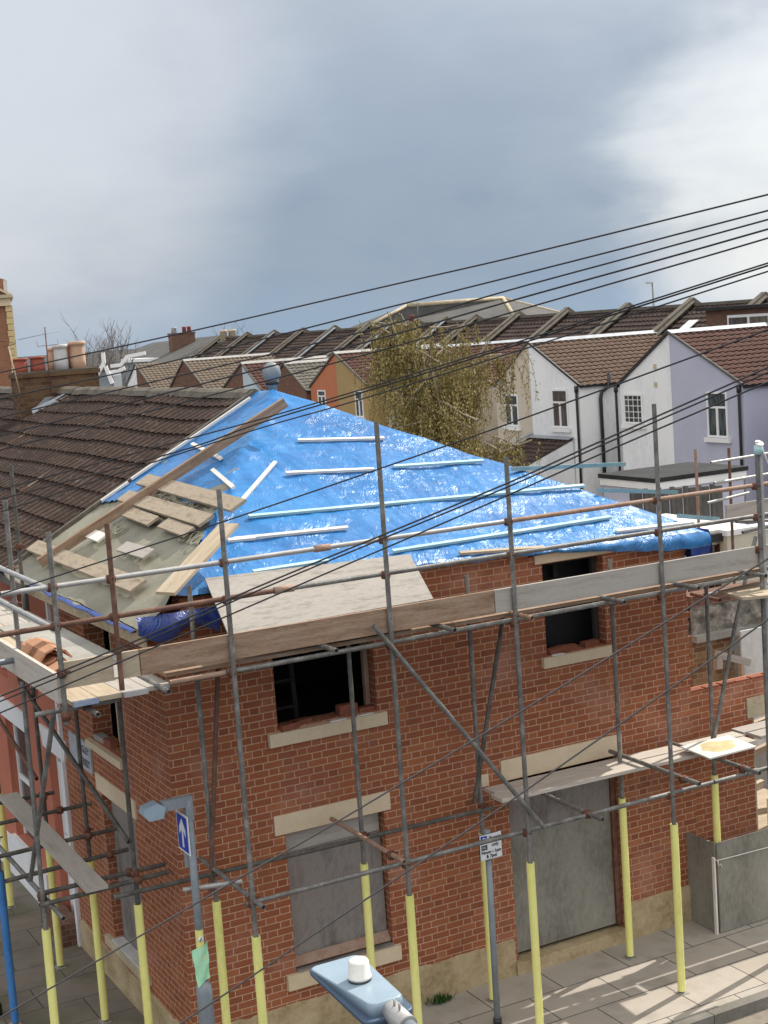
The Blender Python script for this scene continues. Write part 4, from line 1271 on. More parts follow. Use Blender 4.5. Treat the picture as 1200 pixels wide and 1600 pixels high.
# ================================================================== STREET SIDE TERRACE
def terrace_house(y0, y1, wallmat, label, detail):
    t = thing('terraced_house', label, 'house', (0, (y0+y1)/2, 0), 'terraced houses in the street beside the corner house')
    holes = []
    if detail: holes = [(4.05, 4.80, .02, 2.38), (5.95, 7.02, .62, 2.36), (5.0, 5.8, 2.98, 4.4), (6.6, 7.4, 2.98, 4.4)]
    else: holes = [(y0+.3, y0+1.1, .02, 2.38), (y0+2.0, y0+3.2, .62, 2.36), (y0+1.0, y0+1.8, 2.98, 4.4), (y0+2.6, y0+3.4, 2.98, 4.4)]
    mb = MB(); mb.wall('x', 0, .23, y0+.003, y1-.003, .0, 4.62, holes); mb.build('wall', wallmat, t)
    mb = MB(); mb.wall('x', 6.62, -.23, y0+.003, y1-.003, .0, 4.62, [(y0+1, y0+2, 3, 4.2)]); mb.build('wall', M_BRICK_OLD, t)
    for i, (a, b, z0, z1) in enumerate(holes):
        door = z0 < .1
        mb = MB(); fr_ = .07
        mb.box(.10, .16, a+.002, a+fr_, z0+.01, z1-.01); mb.box(.10, .16, b-fr_, b-.002, z0+.01, z1-.01)
        mb.box(.10, .16, a+fr_, b-fr_, z1-fr_, z1-.01); mb.box(.10, .16, a+fr_, b-fr_, (z0+z1)/2-.03, (z0+z1)/2+.03)
        if door:
            for zz_ in ((.1, 1.1), (1.25, 2.2)): mb.box(.11, .15, a+fr_, b-fr_, *zz_)
            w_ = mb.build('door', M_WHITE, t)
            boxpart('handle', M_STEELG, w_, .085, .098, b-.16, b-.12, 1.0, 1.12)
        else:
            w_ = mb.build('window', M_UPVC, t)
        mb = MB(); mb.box(.125, .135, a+fr_+.001, b-fr_-.001, z0+.02, z1-fr_-.001); mb.build('pane', M_GLASS, w_)
        # splayed head
        if z0 < 2.9:
            mb = MB(); c_ = (a+b)/2
            mb.prism([(-.03, a-.12, z1+.02), (-.03, b+.12, z1+.02), (-.03, b+.22, z1+.29), (-.03, a-.22, z1+.29)], (.03, 0, 0)); mb.build('lintel', M_WHITE, t)
            if not door: boxpart('window_sill', M_WHITE, t, -.07, .1, a-.1, b+.1, z0-.12, z0-.002)
    # white base course with a moulded foot, and a doorstep
    mb = MB()
    mb.box(-.05, -.002, holes[1][0]-.6, y1-.01, -.01, .52); mb.box(-.07, -.002, holes[1][0]-.6, y1-.01, -.01, .12)
    mb.box(-.055, -.002, y0+.012, holes[0][0]-.004, -.01, .62)
    mb.build('plinth', M_WHITE, t)
    mb = MB(); mb.box(-.24, -.002, holes[0][0], holes[0][1]+.25, -.01, .30); mb.build('doorstep', M_BRICK_FAR, t)
    mb = MB(); mb.box(-.045, -.002, y0+.012, y0+.09, .65, 4.5); mb.build('pilaster', M_WHITE, t)
    boxpart('gutter', M_BLACKP, t, -.32, -.22, y0, y1, 4.58, 4.68)
    return t


t1 = terrace_house(D, 8.5, M_PINK, 'red painted terraced house with white window heads next to the corner house', True)
t2 = terrace_house(8.5, 12.6, M_PINK, 'second red painted terraced house along the side street', False)
t3 = terrace_house(12.6, 16.7, M_BRICK_OLD, 'brick terraced house along the side street carrying the wide chimney', False)
t4 = terrace_house(16.7, 20.8, M_WHITE, 'pale terraced house beyond the wide chimney', False)
S_L = math.hypot(XR-EX0+.06, ZR-ZEV)
dL = Vector((EX0-.06-XR, 0, ZEV-.03-ZR)).normalized()
dR = Vector((EX1+.06-XR, 0, ZEV-.03-ZR)).normalized()
for (t, y0, y1, sd0) in ((t1, 4.90, 8.5, 1.0), (t2, 8.5, 12.6, 1.0), (t3, 12.6, 16.7, 1.0), (t4, 16.7, 20.8, 4.0)):
    mb = MB()
    # one continuous weathered surface: phase kept by world y
    tiles(mb, (XR, y0, ZR-.02), (0, 1, 0), dL, y1-y0, S_L, .24, .345, .026, .025, 12, .045, y0)
    rf = mb.build('roof', M_TILE_DK, t)
    mb = MB(); mb.face([(XR, y0, ZR-.02), (XR, y1, ZR-.02), (EX1+.06, y1, ZEV-.03), (EX1+.06, y0, ZEV-.03)]); mb.build('rear_slope', M_TILE_DK, t)
    mb = MB(); n_ = int((y1-y0)/.45)
    for k in range(n_):
        a = y0+(y1-y0)*k/n_; b = a+(y1-y0)/n_-.008; q = random.uniform(-.012, .012)
        pts = [(XR-.15, ZR-.06), (XR-.10, ZR+.02), (XR-.04, ZR+.06), (XR+.04, ZR+.06), (XR+.10, ZR+.02), (XR+.15, ZR-.06)]
        mb.prism([(px_, a, pz_+q) for px_, pz_ in pts], (0, b-a, 0))
    mb.build('ridge_capping', M_MORTAR, rf)
# verge of the first tiled roof beside the sheet
mb = MB(); mb.beam((XR, 4.885, ZR+.0), (EX0-.05, 4.885, ZEV+.0), .07, .07); mb.build('verge_mortar', M_MORTAR, t1)

# wide chimney
ch = thing('chimney_stack', 'wide mossy brick chimney stack with mixed clay pots and an aerial', 'chimney', (3.2, 14.3, 6.3))
mb = MB()
mb.box(2.45, 4.0, 14.0, 14.55, 6.2, 6.98); mb.box(2.42, 4.03, 13.97, 14.58, 6.98, 7.06)
mb.build('stack', M_BRICK_CHIM, ch)
mb = MB(); mb.box(2.44, 4.01, 13.99, 14.56, 7.062, 7.09); mb.build('capping', M_MORTAR, ch)
for (px_, top, bot, r_, mt, nm) in ((32, 560, 577, .135, M_REDPOT, ''), (59, 557, 573, .14, M_REDPOT, ''), (97, 538, 580, .135, M_GREYPOT, ''), (123, 533, 577, .15, M_BUFF, ''), (84, 543, 580, .09, M_BUFF, ''), (113, 537, 577, .10, M_TERRA, '')):
    yy = 14.18 if r_ > .1 else 14.42
    a = onY((px_, bot), yy); zt = onY((px_, top), yy).z
    h = zt-7.08
    mb = MB(); mb.lathe((a.x, yy, 7.08), [(r_*1.02, 0), (r_*1.0, h*.3), (r_*.92, h*.75), (r_*.92, h*.86), (r_*1.08, h*.88), (r_*1.08, h*.99), (r_*.95, h), (r_*.8, h), (r_*.8, h*.7)], 18)
    mb.build('pot', mt, ch)
mb = MB()
mb.slab((4.0, 13.9, 6.60), (2.9, 13.9, 6.60), (2.55, 13.9, 6.28), (4.2, 13.9, 6.35), .03); 
mb.slab(onX((60, 668), 2.6), onX((118, 615), 3.25), onX((108, 612), 3.25), onX((50, 640), 2.6), .02)
mb.build('flashing', M_LEAD, ch)
# aerials
ar = thing('tv_aerial', 'thin rusty mast aerial with cross rods in front of the chimney pots', 'aerial', (0, 0, 0))
A0 = onY((79, 612), 13.9); A1 = onY((70, 511), 13.9)
ar.location = A0
mb = MB(); mb.tube([A0, A1], .012, 8); mb.build('mast', M_RUST, ar)
mb = MB(); mb.tube([onY((28, 531), 13.9), onY((92, 517), 13.9)], .007, 6)
mb.tube([onY((57, 532), 13.9), onY((59, 541), 13.9), onY((91, 538), 13.9), onY((90, 528), 13.9)], .008, 6); mb.build('rod', M_STEELG, ar)
ar2 = thing('tv_aerial', 'short leaning aerial pole left of the red chimney pots', 'aerial', onY((30, 614), 13.8))
mb = MB(); mb.tube([onY((31, 614), 13.8), onY((13, 541), 13.8)], .013, 8); mb.build('mast', M_STONE_D, ar2)
mb = MB(); mb.tube([onY((0, 534), 13.8), onY((15, 532), 13.8)], .008, 6); mb.tube([onY((6, 542), 13.8), onY((24, 537), 13.8), onY((24, 531), 13.8)], .008, 6); mb.build('rod', M_RUST, ar2)

# ================================================================== SIGNS
sp = thing('one_way_sign_post', 'grey post at the house corner with a blue one way arrow and sign light', 'sign post', (-.16, -.9, 0))
mb = MB(); mb.lathe((-.16, -.9, 0), [(.078, 0), (.078, 1.26), (.070, 1.32), (.042, 1.36)], 18); mb.build('base_tube', M_STEELG, sp)
mb = MB(); mb.tube([(-.16, -.9, 1.34), (-.16, -.9, 3.16)], .038, 14); mb.build('pole', M_STEELG, sp)
mb = MB(); mb.tube([(-.16, -.9, 1.55), (-.16, -.9, 1.88)], .0395, 14, caps=False); mb.build('yellow_band', M_YELLOW, sp)
mb = MB(); mb.lathe((-.165, -.939, 1.79), [(.0, 0), (.028, .0), (.028, .003), (0, .003)], 14, (0, -1, 0)); mb.build('sticker', M_SIGNW, sp)
mb = MB(); mb.beam((-.175, -.944, 1.773), (-.155, -.944, 1.807), .008, .002, (0, 1, 0)); mb.build('sticker_mark', M_SIGNK, sp)
lh = MB(); lh.box(-.42, -.122, -.935, -.865, 3.10, 3.20); lh.box(-.16-.038, -.16+.038, -.938, -.862, 2.96, 3.1)
sl_ = lh.build('sign_light', M_STEELG, sp)
mb = MB(); mb.prism([(-.62, -.96, 3.11), (-.57, -.97, 3.05), (-.43, -.97, 3.05), (-.40, -.96, 3.15), (-.47, -.95, 3.20), (-.6, -.95, 3.17)], (0, .14, 0)); mb.build('lens_head', M_LAMP, sl_)
# panel facing the street to the left
pn = MB(); y0, y1, z0, z1 = -1.02, -.72, 2.65, 3.03
pn.box(-.225, -.215, y0, y1, z0, z1); pan = pn.build('sign_panel', M_SIGNW, sp)
mb = MB(); mb.box(-.2275, -.2255, y0+.018, y1-.018, z0+.018, z1-.018); mb.build('blue_field', M_SIGNB, pan)
yc = (y0+y1)/2
ar_ = [(yc-.022, z0+.05), (yc-.022, z0+.22), (yc-.085, z0+.16), (yc-.085, z0+.235), (yc, z1-.045), (yc+.085, z0+.235), (yc+.085, z0+.16), (yc+.022, z0+.22), (yc+.022, z0+.05)]
mb = MB(); mb.prism([(-.2285, a, b) for a, b in ar_], (.0008, 0, 0)); mb.build('white_arrow', M_SIGNW, pan)
mb = MB(); mb.box(-.235, -.165, -.885, -.875, 2.5, 2.64); mb.build('clip', M_SIGNBK, sp)
# paper taped on the post
nt_ = MB(); vs = []; us = []
for j in range(9):
    for i in range(7):
        a = i/6-.5; f_ = j/8
        vs.append(Vector((-.165+a*.17*(1-.35*f_*(1 if a > 0 else .4)), -.952+abs(a)*.12*(1-f_)+.012*math.sin(j*1.3+i), 1.715-.35*f_+a*.07))); us.append((a, f_))
fs = [(j*7+i, j*7+i+1, (j+1)*7+i+1, (j+1)*7+i) for j in range(8) for i in range(6)]
nt_.mesh(vs, fs, us, True)
tag(nt_.build('paper_notice', M_GREEN), 'pale green paper notice taped round the sign post', 'notice')

# parking sign
pk = thing('parking_sign_post', 'grey post with a white permit parking sign on the front pavement', 'sign post', (3.07, -.93, 0))
TP = onY((757, 1298), -.93)
mb = MB(); mb.tube([(3.07, -.93, 0), (TP.x+.03, -.93, TP.z)], .034, 14); mb.build('pole', M_STEELG, pk)
mb = MB(); mb.tube([(3.07, -.93, 0.001), (3.07, -.93, .07)], .046, 14); mb.build('base_collar', M_BLACKP, pk)
q = [onY(p, -.985) for p in ((749, 1307), (782, 1298), (785, 1336), (752, 1346))]
cx = (q[0].x+q[1].x)/2; pw = (q[1].x-q[0].x)/2; zt_, zb_ = (q[0].z+q[1].z)/2, (q[2].z+q[3].z)/2
mb = MB(); mb.box(cx-pw, cx+pw, -.99, -.982, zb_, zt_); pan = mb.build('sign_panel', M_SIGNW, pk)
mb = MB(); mb.box(cx-pw-.005, cx+pw+.005, -.981, -.972, zb_-.004, zt_+.004); mb.build('sign_back', M_SIGNK, pan)
H_ = zt_-zb_
mb = MB(); mb.box(cx-pw+.010, cx-pw+.085, -.9925, -.991, zt_-.35*H_, zt_-.04*H_); mb.build('blue_square', M_SIGNB, pan)
mb = MB(); mb.box(cx-pw+.012, cx-pw+.085, -.9925, -.991, zt_-.60*H_, zt_-.41*H_); mb.build('zone_box', M_SIGNK, pan)
ux_, vz_ = (1, 0, 0), (0, 0, 1)
text_part('lettering', 'P', .27*H_, (cx-pw+.028, -.993, zt_-.29*H_), ux_, vz_, M_SIGNW, pan, lift=.001, bold=.0008)
text_part('lettering', 'MG', .125*H_, (cx-pw+.019, -.993, zt_-.545*H_), ux_, vz_, M_SIGNW, pan, lift=.001)
for (bd_, sz, zz_) in (('Permit', .19*H_, .22*H_), ('only', .19*H_, .50*H_)):
    if sz: text_part('lettering', bd_, sz, (cx+.050, -.993, zt_-zz_), ux_, vz_, M_SIGNK, pan, 'CENTER', .001, .001)
text_part('lettering', 'Noon - 1pm', .18*H_, (cx, -.993, zt_-.76*H_), ux_, vz_, M_SIGNK, pan, 'CENTER', .001, .0015)
text_part('lettering', '& 7pm', .18*H_, (cx, -.993, zt_-.93*H_), ux_, vz_, M_SIGNK, pan, 'CENTER', .001, .0015)

# dark bollard at the left edge
bo = MB(); p = onZ((0, 1585), 0); bo.lathe((p.x-.04, p.y, 0), [(.07, 0), (.07, .12), (.05, .16), (.05, 1.0), (.065, 1.02), (.065, 1.08), (.0, 1.12)], 14)
tag(bo.build('bollard', M_BLACKP), 'dark post on the side pavement at the left edge', 'bollard')
# weeds
for (p, n_, rr, lb) in (((683, 1572), 120, .13, 'tuft of green weed growing at the foot of the front wall'), ((520, 1600), 70, .10, 'smaller weed tuft by the plinth near the street lamp')):
    c = onY(p, -.05); mb = MB()
    for k in range(n_):
        a = random.uniform(0, 6.28); r_ = random.uniform(0, rr)
        o_ = Vector((c.x+math.cos(a)*r_*1.3, -.07-abs(math.sin(a))*r_*.8, 0)); hh = random.uniform(.03, .11)
        d = Vector((random.uniform(-.05, .05), random.uniform(-.07, .02), hh)); s_ = Vector((random.uniform(-1, 1), random.uniform(-1, 1), 0)).normalized()*.014
        mb.face([o_-s_*.3, o_+d*.5-s_, o_+d, o_+d*.5+s_])
    tag(mb.build('weed', M_WEED), lb, 'weed')

# ================================================================== FOREGROUND LAMP
LX, LY, LZ = -2.32, -8.97, 4.90
lp = thing('street_lamp', 'grey blue street lamp head with a white photocell dome close to the viewer', 'street lamp', (LX+.02, LY-1.0, -.13))


def outline(wf, wn, y0, y1, r, n=6):
    """rounded plan outline, wf half width at the far end, wn at the near end"""
    pts = []
    cs = [((wf-r), y1-r, 0), (-(wf-r), y1-r, 90), (-(wn-r), y0+r, 180), ((wn-r), y0+r, 270)]
    for (cx_, cy_, a0) in cs:
        for k in range(n+1):
            a = R(a0+90*k/n); pts.append((cx_+r*math.cos(a), cy_+r*math.sin(a)))
    return pts


def loft(layers, mb):
    n = len(layers[0]); base = len(mb.v)
    for L_ in layers: mb.v += [Vector(p) for p in L_]
    for i in range(len(layers)-1):
        for k in range(n):
            k2 = (k+1) % n
            mb.f.append((base+i*n+k, base+i*n+k2, base+(i+1)*n+k2, base+(i+1)*n+k)); mb.uv.append([(0, 0)]*4); mb.sm.append(True)
    mb.f.append(tuple(base+(len(layers)-1)*n+k for k in range(n))); mb.uv.append([(0, 0)]*n); mb.sm.append(False)
    mb.f.append(tuple(base+k for k in reversed(range(n)))); mb.uv.append([(0, 0)]*n); mb.sm.append(False)


def ol(wf, wn, y0, y1, r, z, z2=None):
    """outline at height z at the far end, z2 at the near end"""
    z2 = z if z2 is None else z2
    return [(LX+a, LY+b, z+(z2-z)*(y1-b)/(y1-y0)) for a, b in outline(wf, wn, y0, y1, r)]


mb = MB()
loft([ol(.105, .095, -.24, .23, .03, LZ-.035, LZ-.085), ol(.118, .108, -.25, .245, .035, LZ-.022, LZ-.07), ol(.120, .110, -.252, .248, .035, LZ-.012, LZ-.055), ol(.116, .106, -.248, .244, .035, LZ-.006, LZ-.05)], mb)
mb.build('housing', M_LAMPD, lp)
mb = MB()
loft([ol(.113, .080, -.235, .240, .03, LZ-.008, LZ-.05), ol(.112, .076, -.228, .238, .03, LZ-.003, LZ+.0), ol(.108, .070, -.222, .234, .03, LZ+.0, LZ+.004)], mb)
mb.build('cover', M_LAMP, lp)
mb = MB(); mb.lathe((LX+.0, LY-.0, LZ+.001), [(.043, 0), (.043, .012), (.048, .013), (.048, .02), (.045, .024), (.041, .078), (.036, .086), (.0, .088)], 24); mb.build('photocell_dome', M_DOME, lp)
mb = MB(); mb.lathe((LX+.0, LY-.0, LZ+.0005), [(.046, 0), (.046, .008), (0, .009)], 24); mb.build('photocell_base', M_BLACKP, lp)
mb = MB(); mb.tube([(LX+.015, LY-.20, LZ-.04), (LX+.015, LY-.36, LZ-.055)], .042, 20); cl_ = mb.build('collar', M_GALVL, lp)
mb = MB()
for dy in (-.27, -.31): mb.tube([(LX+.01, LY+dy, LZ-.005), (LX+.01, LY+dy, LZ+.022)], .005, 8)
mb.build('bolt', M_GALVL, cl_)
mb = MB(); mb.tube([(LX+.015, LY-.34, LZ-.054), (LX+.018, LY-.6, LZ-.08), (LX+.02, LY-.85, LZ-.16), (LX+.02, LY-.97, LZ-.32), (LX+.02, LY-1.0, LZ-.6), (LX+.02, LY-1.0, 1.2)], .031, 16); mb.build('arm', M_STEELG, lp)
mb = MB(); mb.lathe((LX+.02, LY-1.0, -.13), [(.085, 0), (.085, 1.3), (.05, 1.4)], 18); mb.build('column_base', M_STEELG, lp)


# ================================================================== ROW OF HOUSES BEHIND
XW, XM, XRG, XFR = 28.5, 33.3, 36.8, 40.3
GR = 'terraced houses in the row behind'


def window_part(t, y0, y1, z0, z1, x, style):
    mb = MB(); fr_ = .07
    mb.box(x-.05, x-.002, y0, y0+fr_, z0, z1); mb.box(x-.05, x-.002, y1-fr_, y1, z0, z1)
    mb.box(x-.05, x-.002, y0+fr_, y1-fr_, z0, z0+fr_); mb.box(x-.05, x-.002, y0+fr_, y1-fr_, z1-fr_, z1)
    if style == 'casement':
        zt = z0+(z1-z0)*.66
        mb.box(x-.05, x-.002, y0+fr_, y1-fr_, zt-.035, zt+.035); mb.box(x-.05, x-.002, (y0+y1)/2-.05, (y0+y1)/2+.05, z0+fr_, zt-.035)
    else:
        for k in range(1, 4): yy = y0+(y1-y0)*k/4; mb.box(x-.035, x-.02, yy-.012, yy+.012, z0+fr_, z1-fr_)
        for k in range(1, 5): zz_ = z0+(z1-z0)*k/5; mb.box(x-.034, x-.021, y0+fr_, y1-fr_, zz_-.012, zz_+.012)
    o = mb.build('window', M_UPVC, t)
    mb = MB(); mb.box(x-.02, x-.012, y0+fr_, y1-fr_, z0+fr_, z1-fr_); mb.build('pane', M_GLASS, o)
    boxpart('sill', M_UPVC, o, x-.12, x-.003, y0-.12, y1+.12, z0-.16, z0-.012)


def row_house(P, s, w, body, wallm, roofm, label, ridge=6.5, eave=4.8, win=None, ridge_m=None, pipes=(), parapet=True, mainm=None, sidem=None):
    """half of a paired rear wing plus its share of the main range"""
    y_out = P+s*w; yb = P+s*body
    t = thing('terraced_house', label, 'house', (XW, (P+yb)/2, 0), GR)
    g = .003*s
    mb = MB()
    mb.face([(XW, P+g, 0), (XW, y_out, 0), (XW, y_out, eave), (XW, P+g, ridge-.04)], [(P, 0), (y_out, 0), (y_out, eave), (P, ridge)])
    mb.build('gable_wall', wallm, t)
    mb = MB()
    mb.face([(XW, y_out, 0), (XM, y_out, 0), (XM, y_out, eave), (XW, y_out, eave)])
    mb.face([(XM, y_out, 0), (XM, yb, 0), (XM, yb, 5.3), (XM, y_out, 5.3)])
    mb.build('side_wall', sidem or wallm, t)
    d = Vector((0, s*w, eave-ridge)); Ls = d.length+.12
    mb = MB(); tiles(mb, (XW-.06, P+g, ridge), (1, 0, 0), d, XM-XW+1.6, Ls, .30, .30, .022, .035, 5, .02, P)
    rf = mb.build('roof', roofm, t)
    mb = MB(); mb.face([(XW-.05, P+g, ridge-.06), (XM, P+g, ridge-.06), (XM, y_out+s*.1, eave-.1), (XW-.05, y_out+s*.1, eave-.1)]); mb.build('soffit', M_BLACKP, rf)
    if ridge_m is not None:
        mb = MB(); dn = d.normalized()
        mb.slab(Vector((XW-.08, P+g, ridge+.065)), Vector((XM+1.6, P+g, ridge+.065)), Vector((XM+1.6, P+g, ridge+.065))+dn*.26, Vector((XW-.08, P+g, ridge+.065))+dn*.26, .012)
        mb.build('ridge_flashing', M_LEAD if ridge_m is M_LEAD else M_GREYLEAD, rf)
    # verge
    mb = MB(); mb.beam((XW-.05, P+g*6, ridge-.01), (XW-.05, y_out+s*.05, eave-.01), .06, .09); mb.build('verge', M_BLACKP if wallm is M_WHITER else M_FENCE, t)
    boxpart('gutter', M_BLACKP, t, XW, XM, min(y_out, y_out+s*.12), max(y_out, y_out+s*.12), eave-.13, eave-.05)
    # main range
    mb = MB(); du = Vector((XM-.2-XRG, 0, 5.2-7.45)); yy0, yy1 = min(P, yb), max(P, yb)
    tiles(mb, (XRG, yy0+.01, 7.45), (0, 1, 0), du, yy1-yy0-.02, du.length, .30, .33, .022, .04, 5, .03, P)
    mf = mb.build('main_roof', mainm or M_TILE_MAIN, t)
    mb = MB(); mb.face([(XRG, yy0, 7.44), (XRG, yy1, 7.44), (XFR, yy1, 5.2), (XFR, yy0, 5.2)]); mb.build('front_slope', M_TILE_MAIN, mf)
    mb = MB(); mb.box(XRG-.14, XRG+.14, yy0, yy1, 7.42, 7.55); mb.build('ridge_capping', M_MORTAR, mf)
    mb = MB(); mb.box(XM, XM+.2, yy0, yy1, 0, 5.2); mb.box(XFR-.2, XFR, yy0, yy1, 0, 5.2); mb.build('main_wall', sidem or wallm, t)
    if parapet:
        mb = MB(); yp = yy1; e = Vector((XM-.4, yp, 5.12)); tp = Vector((XRG, yp, 7.62))
        mb.prism([(XM-.25, yp-.16, 5.1), (XRG, yp-.16, 7.4), (XFR, yp-.16, 5.1), (XFR, yp-.16, 5.5), (XRG, yp-.16, 7.80), (XM-.25, yp-.16, 5.55)], (0, .30, 0))
        mb.build('parapet', M_MORTAR, mf)
        mb = MB(); mb.slab((XM-.2, yp-.36, 5.36), (XRG-.1, yp-.36, 7.60), (XRG-.1, yp-.165, 7.66), (XM-.2, yp-.165, 5.42), .02); mb.build('parapet_flashing', M_LEAD if int(P+s) % 3 == 0 else M_MORTAR, mf)
    if win: window_part(t, *win[:4], XW, win[4])
    for (x_, yv, z0_, z1_) in pipes:
        mb = MB(); mb.tube([(x_, yv, z0_), (x_, yv, z1_-.15), (x_+.0, yv+.05, z1_)], .05, 8); mb.tube([(x_, yv, z1_-.2), (x_, yv, z1_+.05)], .075, 8); mb.build('downpipe', M_BLACKP, t)
    return t


h1 = row_house(27.48, -1, 3.65, 4.3, M_LAV, M_TILE_RED, 'lavender rendered house at the right with a red brown tiled rear wing', 6.62, 4.82, (24.6, 25.62, 3.04, 4.57, 'casement'), M_LEAD, ((XW-.08, 23.95, .0, 4.75),), True)
h2 = row_house(27.48, 1, 2.95, 4.4, M_WHITER, M_TILE_BRN, 'white rendered half gable with a small grid window beside the lavender house', 6.60, 4.82, (29.1, 30.2, 3.39, 4.47, 'grid'), M_LEAD, ((XW-.09, 30.55, .0, 4.72),))
h3 = row_house(36.27, -1, 3.32, 4.4, M_WHITER, M_TILE_BRN, 'white rendered house with brown tiles and two black downpipes', 6.50, 4.80, (33.72, 34.78, 3.13, 4.62, 'casement'), M_LEAD, ((XW-.08, 33.05, 0, 4.7),))
mb = MB(); mb.tube([(XW+.9, 32.86, 0), (XW+.9, 32.86, 4.2), (XW+.95, 32.84, 4.45), (XW+1.25, 32.80, 4.62), (XW+1.3, 32.79, 5.15)], .07, 10); mb.build('downpipe', M_BLACKP, h3)
h4 = row_house(36.27, 1, 2.6, 4.4, M_BEIGE, M_TILE_BRN, 'beige rendered half gable partly behind the willow', 6.48, 4.80, (37.2, 38.2, 3.1, 4.4, 'casement'))
h5 = row_house(45.37, -1, 3.6, 4.4, M_BEIGE, M_TILE_RED, 'cream house with red tiles directly behind the willow', 6.40, 4.8, (42.4, 43.3, 3.1, 4.5, 'casement'), M_LEAD)
h6 = row_house(45.37, 1, 3.2, 4.2, M_BEIGE, M_TILE_RED, 'dull cream half gable on the left behind the willow', 6.38, 4.8, (46.8, 47.9, 3.1, 4.4, 'casement'))
h7 = row_house(53.65, -1, 3.2, 4.1, M_OCHRE, M_TILE_RED, 'ochre yellow half gable left of the willow', 6.36, 4.8, (50.9, 51.7, 3.2, 4.5, 'casement'), M_WHITE)
h8 = row_house(53.65, 1, 3.1, 3.1, M_ORANGE, M_TILE_RED, 'orange rendered half gable paired with the ochre one', 6.34, 4.7, (55.0, 55.9, 3.6, 4.5, 'casement'))
h9 = row_house(59.9, -1, 2.6, 3.1, M_BRICK_FAR, M_TILE_LICH, 'brick house with a grey lichened rear roof left of the orange gable', 5.92, 4.5, None, M_WHITE)
h10 = row_house(59.9, 1, 2.4, 2.9, M_BRICK_FAR, M_TILE_LICH, 'low brick half gable behind the peak of the blue sheet', 5.9, 4.5)
h11 = row_house(65.7, -1, 2.6, 2.9, M_PBLUE, M_TILE_RED, 'pale blue half gable with red tiles beyond the tiled ridge', 6.0, 4.5, None, M_WHITE)
h12 = row_house(65.7, 1, 3.4, 4.6, M_BRICK_FAR, M_TILE_RED, 'brown brick half gable paired with the pale blue one', 5.98, 4.4)
h13 = row_house(74.96, -1, 3.9, 4.6, M_BRICK_FAR, M_TILE_TAN, 'brown brick half gable with wide tan tiles', 6.28, 4.2, None, M_WHITE)
h14 = row_house(74.96, 1, 3.4, 4.6, M_BRICK_FAR, M_TILE_TAN, 'brown brick half gable left of the tan roof', 6.26, 4.2)
h15 = row_house(84.2, -1, 3.6, 4.6, M_BRICK_FAR, M_TILE_TAN, 'far brick half gable with small tan tiled roof', 6.15, 4.2)
h16 = row_house(84.2, 1, 3.0, 4.6, M_WHITER, M_TILE_MAIN, 'far white half gable at the left end of the row', 6.13, 4.2)
# pair end block to the right, outside the frame
h0 = row_house(18.9, 1, 3.3, 4.28, M_LAV, M_TILE_RED, 'lavender tinted wing nearest the right edge', 6.62, 4.82)
# small vents on the white gable
mb = MB(); mb.box(XW-.03, XW-.002, 28.25, 28.40, 5.35, 5.52); mb.box(XW-.03, XW-.002, 28.25, 28.40, 4.72, 4.88); mb.build('wall_vent', M_STONE_D, h2)
# dormer on the lavender house
mb = MB(); mb.box(33.7, 36.9, 27.7, 31.7, 5.6, 7.22); dm = mb.build('dormer', M_BRICK_FAR, h2)
mb = MB(); mb.box(33.45, 37.2, 27.4, 32.0, 7.22, 7.34); mb.build('dormer_roof', M_ROOFFELT, dm)
mb = MB(); mb.box(33.62, 33.698, 28.1, 30.4, 6.05, 7.0); dw = mb.build('dormer_window', M_UPVC, dm)
mb = MB(); mb.box(33.60, 33.618, 28.2, 29.15, 6.15, 6.9); mb.box(33.60, 33.618, 29.3, 30.3, 6.15, 6.9); mb.build('pane', M_GLASS, dw)
# skylights
for t, y_, f_ in ((h3, 45.9-11.4, .3), (h5, 43.0, .55)):
    o_ = Vector((XRG, y_, 7.45)); du = Vector((XM-.2-XRG, 0, 5.2-7.45))
    mb = MB(); a = o_+du*f_; mb.slab(a+Vector((-.02, 0, .07)), a+Vector((-.02, .6, .07)), a+du*.16+Vector((-.02, .6, .07)), a+du*.16+Vector((-.02, 0, .07)), .03)
    mb.build('skylight', M_WHITE, t)


# chimneys of the row
def chimney(x, y, z0, z1, wx, wy, mat, pots, label, group='far chimneys'):
    t = thing('chimney_stack', label, 'chimney', (x, y, z0), group)
    mb = MB(); mb.box(x-wx/2, x+wx/2, y-wy/2, y+wy/2, z0, z1); mb.box(x-wx/2-.05, x+wx/2+.05, y-wy/2-.05, y+wy/2+.05, z1, z1+.12); mb.build('stack', mat, t)
    for (dx, dy, h, r, m_) in pots:
        mb = MB(); mb.lathe((x+dx, y+dy, z1+.12), [(r, 0), (r*.85, h*.8), (r, h*.82), (r, h), (r*.7, h)], 12); mb.build('pot', m_, t)
    return t


p = onX((286, 552), 36.8); s_ = lambda px: px
chimney(36.8, p.y, 6.4, onX((286, 522), 36.8).z, 1.9, .8, M_BRICK_FAR, ((-.6, 0, .45, .22, M_GREYPOT), (.25, 0, .45, .17, M_REDPOT), (.65, 0, .45, .17, M_REDPOT)), 'far brick chimney with two red pots and a pale one')
p2 = onX((358, 545), 36.8)
chimney(36.8, p2.y, 6.2, onX((358, 534), 36.8).z, 1.3, .8, M_RUBBLE, ((-.35, 0, .75, .28, M_STONE), (.32, 0, .75, .28, M_STONE)), 'far stone chimney with two tall cream pots')
p3 = onX((640, 525), 35.6)
chimney(35.6, p3.y, 6.0, onX((640, 506), 35.6).z, .9, .6, M_MORTAR, ((.2, 0, .35, .14, M_REDPOT),), 'mossy chimney with one red pot behind the willow')
mb = MB(); a = onX((652, 505), 35.6); mb.tube([a, onX((653, 471), 35.6)], .02, 6); mb.tube([onX((643, 477), 35.6), onX((656, 474), 35.6)], .015, 6)
